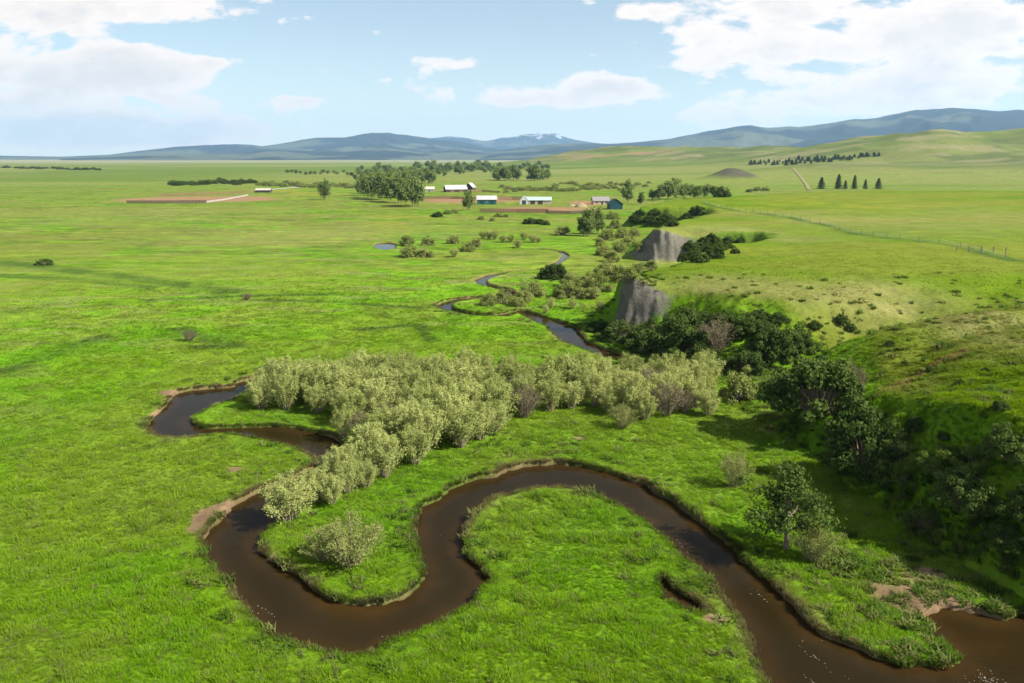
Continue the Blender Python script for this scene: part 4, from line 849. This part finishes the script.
def scatter(name, label, cat, P, colr, scl, tufts):
    me = new_mesh(name, P, [], [M_GRASS], attrs={'col': colr, 'scl': scl, 'rot': RNG.uniform(0, 6.283, len(P))}); o = obj(name, me); tag(o, label, cat, kind='stuff')
    ng = bpy.data.node_groups.new(name, 'GeometryNodeTree'); ng.interface.new_socket('Geometry', in_out='INPUT', socket_type='NodeSocketGeometry'); ng.interface.new_socket('Geometry', in_out='OUTPUT', socket_type='NodeSocketGeometry')
    gi = ng.nodes.new('NodeGroupInput'); go = ng.nodes.new('NodeGroupOutput'); ip = ng.nodes.new('GeometryNodeInstanceOnPoints'); jn = ng.nodes.new('GeometryNodeJoinGeometry')
    for tu in tufts[::-1]:
        oi = ng.nodes.new('GeometryNodeObjectInfo'); oi.inputs['Object'].default_value = tu; oi.inputs['As Instance'].default_value = True; ng.links.new(oi.outputs['Geometry'], jn.inputs[0])
    na = ng.nodes.new('GeometryNodeInputNamedAttribute'); na.data_type = 'FLOAT'; na.inputs['Name'].default_value = 'scl'; nb = ng.nodes.new('GeometryNodeInputNamedAttribute'); nb.data_type = 'FLOAT'; nb.inputs['Name'].default_value = 'rot'
    cx = ng.nodes.new('ShaderNodeCombineXYZ'); ng.links.new(nb.outputs['Attribute'], cx.inputs[2]); ng.links.new(cx.outputs[0], ip.inputs['Rotation']); ng.links.new(na.outputs['Attribute'], ip.inputs['Scale'])
    ip.inputs['Pick Instance'].default_value = True; ng.links.new(gi.outputs[0], ip.inputs['Points']); ng.links.new(jn.outputs[0], ip.inputs['Instance']); ng.links.new(ip.outputs[0], go.inputs[0])
    md = o.modifiers.new('scatter', 'NODES'); md.node_group = ng
    return o
def sample(n, r0, r1, power, a0=-50, a1=50):
    u = RNG.uniform(size=n); k = 2 - power
    r = (r0 ** k + u * (r1 ** k - r0 ** k)) ** (1 / k); a = np.radians(RNG.uniform(a0, a1, n)); return r * np.sin(a), r * np.cos(a)
def grow(n, r0, r1, power):
    x, y = sample(n, r0, r1, power); z, s, d, w = height0(x, y, True); sd = creek_sd(x, y); col, mud = colour(x, y, s, d, w, sd, z)
    e = .6; gx = (height0(x + e, y) - z) / e; gy = (height0(x, y + e) - z) / e; slope = np.hypot(gx, gy)
    cl = np.zeros(len(x))
    for (q, rr) in CLIFF: cl = np.maximum(cl, np.exp(-((x - q[0]) ** 2 + (y - q[1]) ** 2) / rr ** 2))
    ok = (sd > -.02) & (mud < .35 + .4 * RNG.uniform(size=n)) & ~((cl > .3) & (slope > .8)); return x, y, z, s, sd, col, ok, mud, (cl > .3) & (slope > .8)
def build_grass():
    T = [tuft_mesh(i, 30, .36, .017, .28, .75) for i in range(4)]
    x, y, z, s, sd, col, ok, mud, rocky = grow(400000, 34, 300, 1.6)
    r = np.hypot(x, y); cl = fbm(x / 1.6, y / 1.6, 91, 3); cl2 = fbm(x / 5, y / 5, 92, 3)
    scl = .8 * (.5 + .9 * sstep(.3, .75, cl) * (.6 + .8 * cl2)) * (.62 + .38 * sstep(.2, 2.5, sd)) * (1 - .25 * sstep(60, 130, r)) * (1 - .9 * sstep(130, 300, r)) * RNG.uniform(.75, 1.25, len(x))
    scl *= 1 - .55 * sstep(.6, 1, s) * sstep(75, 130, y)
    c = col * (RNG.uniform(.95, 1.32, len(x)) * (.98 + .32 * cl))[:, None]
    xb, yb, zb, s_, sb, cb, okb, _, _ = grow(480000, 36, 190, 1.2)
    mb = okb & (sb < 1.3); sclb = RNG.uniform(.3, .75, len(xb)) * (1 + .5 * (sb < .45)); cbb = cb * RNG.uniform(.7, 1.2, len(xb))[:, None]
    x, y, z = (np.concatenate([a, b[mb]]) for a, b in ((x, xb), (y, yb), (z, zb))); c = np.vstack([c, cbb[mb]]); scl = np.concatenate([scl, sclb[mb]]); ok = np.concatenate([ok, np.ones(mb.sum(), bool)])
    q = RNG.uniform(size=len(x)); c = np.where((q < .13 - .1 * (np.concatenate([s, s_[mb]]) > .4))[:, None], mix(c, A(.19, .20, .075)[None], .7), np.where((q > .9)[:, None], c * A(.6, .72, .9)[None], c))
    m = ok; scatter('grass', 'lush green meadow grass covering the valley floor and terrace', 'grass', np.column_stack([x, y, z])[m], np.clip(c[m], 0, 1), scl[m], T)
    # rank herbs on the banks and the muddy seep
    W = [tuft_mesh(20 + i, 34, .34, .036, .36, 1.3) for i in range(3)]
    x, y, z, s, sd, col, ok, mud, rocky = grow(72000, 34, 170, 1.2)
    pr = .13 * (1 - sstep(.3, 3.5, sd)) + .55 * (1 - sstep(0, .5, np.abs(s - .25))) * (s > 0)
    for (px, py, rx, ry, k) in [(880,588,50,20,1.3),(930,602,50,18,1.2),(900,630,40,26,.4),(985,575,40,30,.5),(860,560,50,20,.5),(290,600,40,20,.35),(620,330,40,20,.5),(700,560,40,30,.2),(560,440,70,14,.15)]:
        cx, cy, sx, sy = spot(px, py, rx, ry); pr += k * g2(x, y, cx, cy, sx, sy)
    pr += .09 * (s > .3) * (1 - sstep(110, 150, y)) * (y > 45)
    pr *= .25 + 1.3 * sstep(.4, .65, fbm(x / 3, y / 3, 95, 3)); m = (RNG.uniform(size=len(x)) < pr) & (RNG.uniform(size=len(x)) > .55 * mud) & (sd > .05) & (y < 165) & ~rocky
    c = np.where((RNG.uniform(size=len(x)) < .35)[:, None], A(.13, .15, .045)[None], A(.06, .11, .016)[None]) * RNG.uniform(.7, 1.3, len(x))[:, None]
    sc = RNG.uniform(.7, 1.7, len(x)) * (.7 + .6 * fbm(x / 2.5, y / 2.5, 96, 2))
    scatter('weeds', 'rank leafy weeds and sedge along the creek banks and terrace foot', 'weeds', np.column_stack([x, y, z])[m], c[m], sc[m], W)
build_grass()
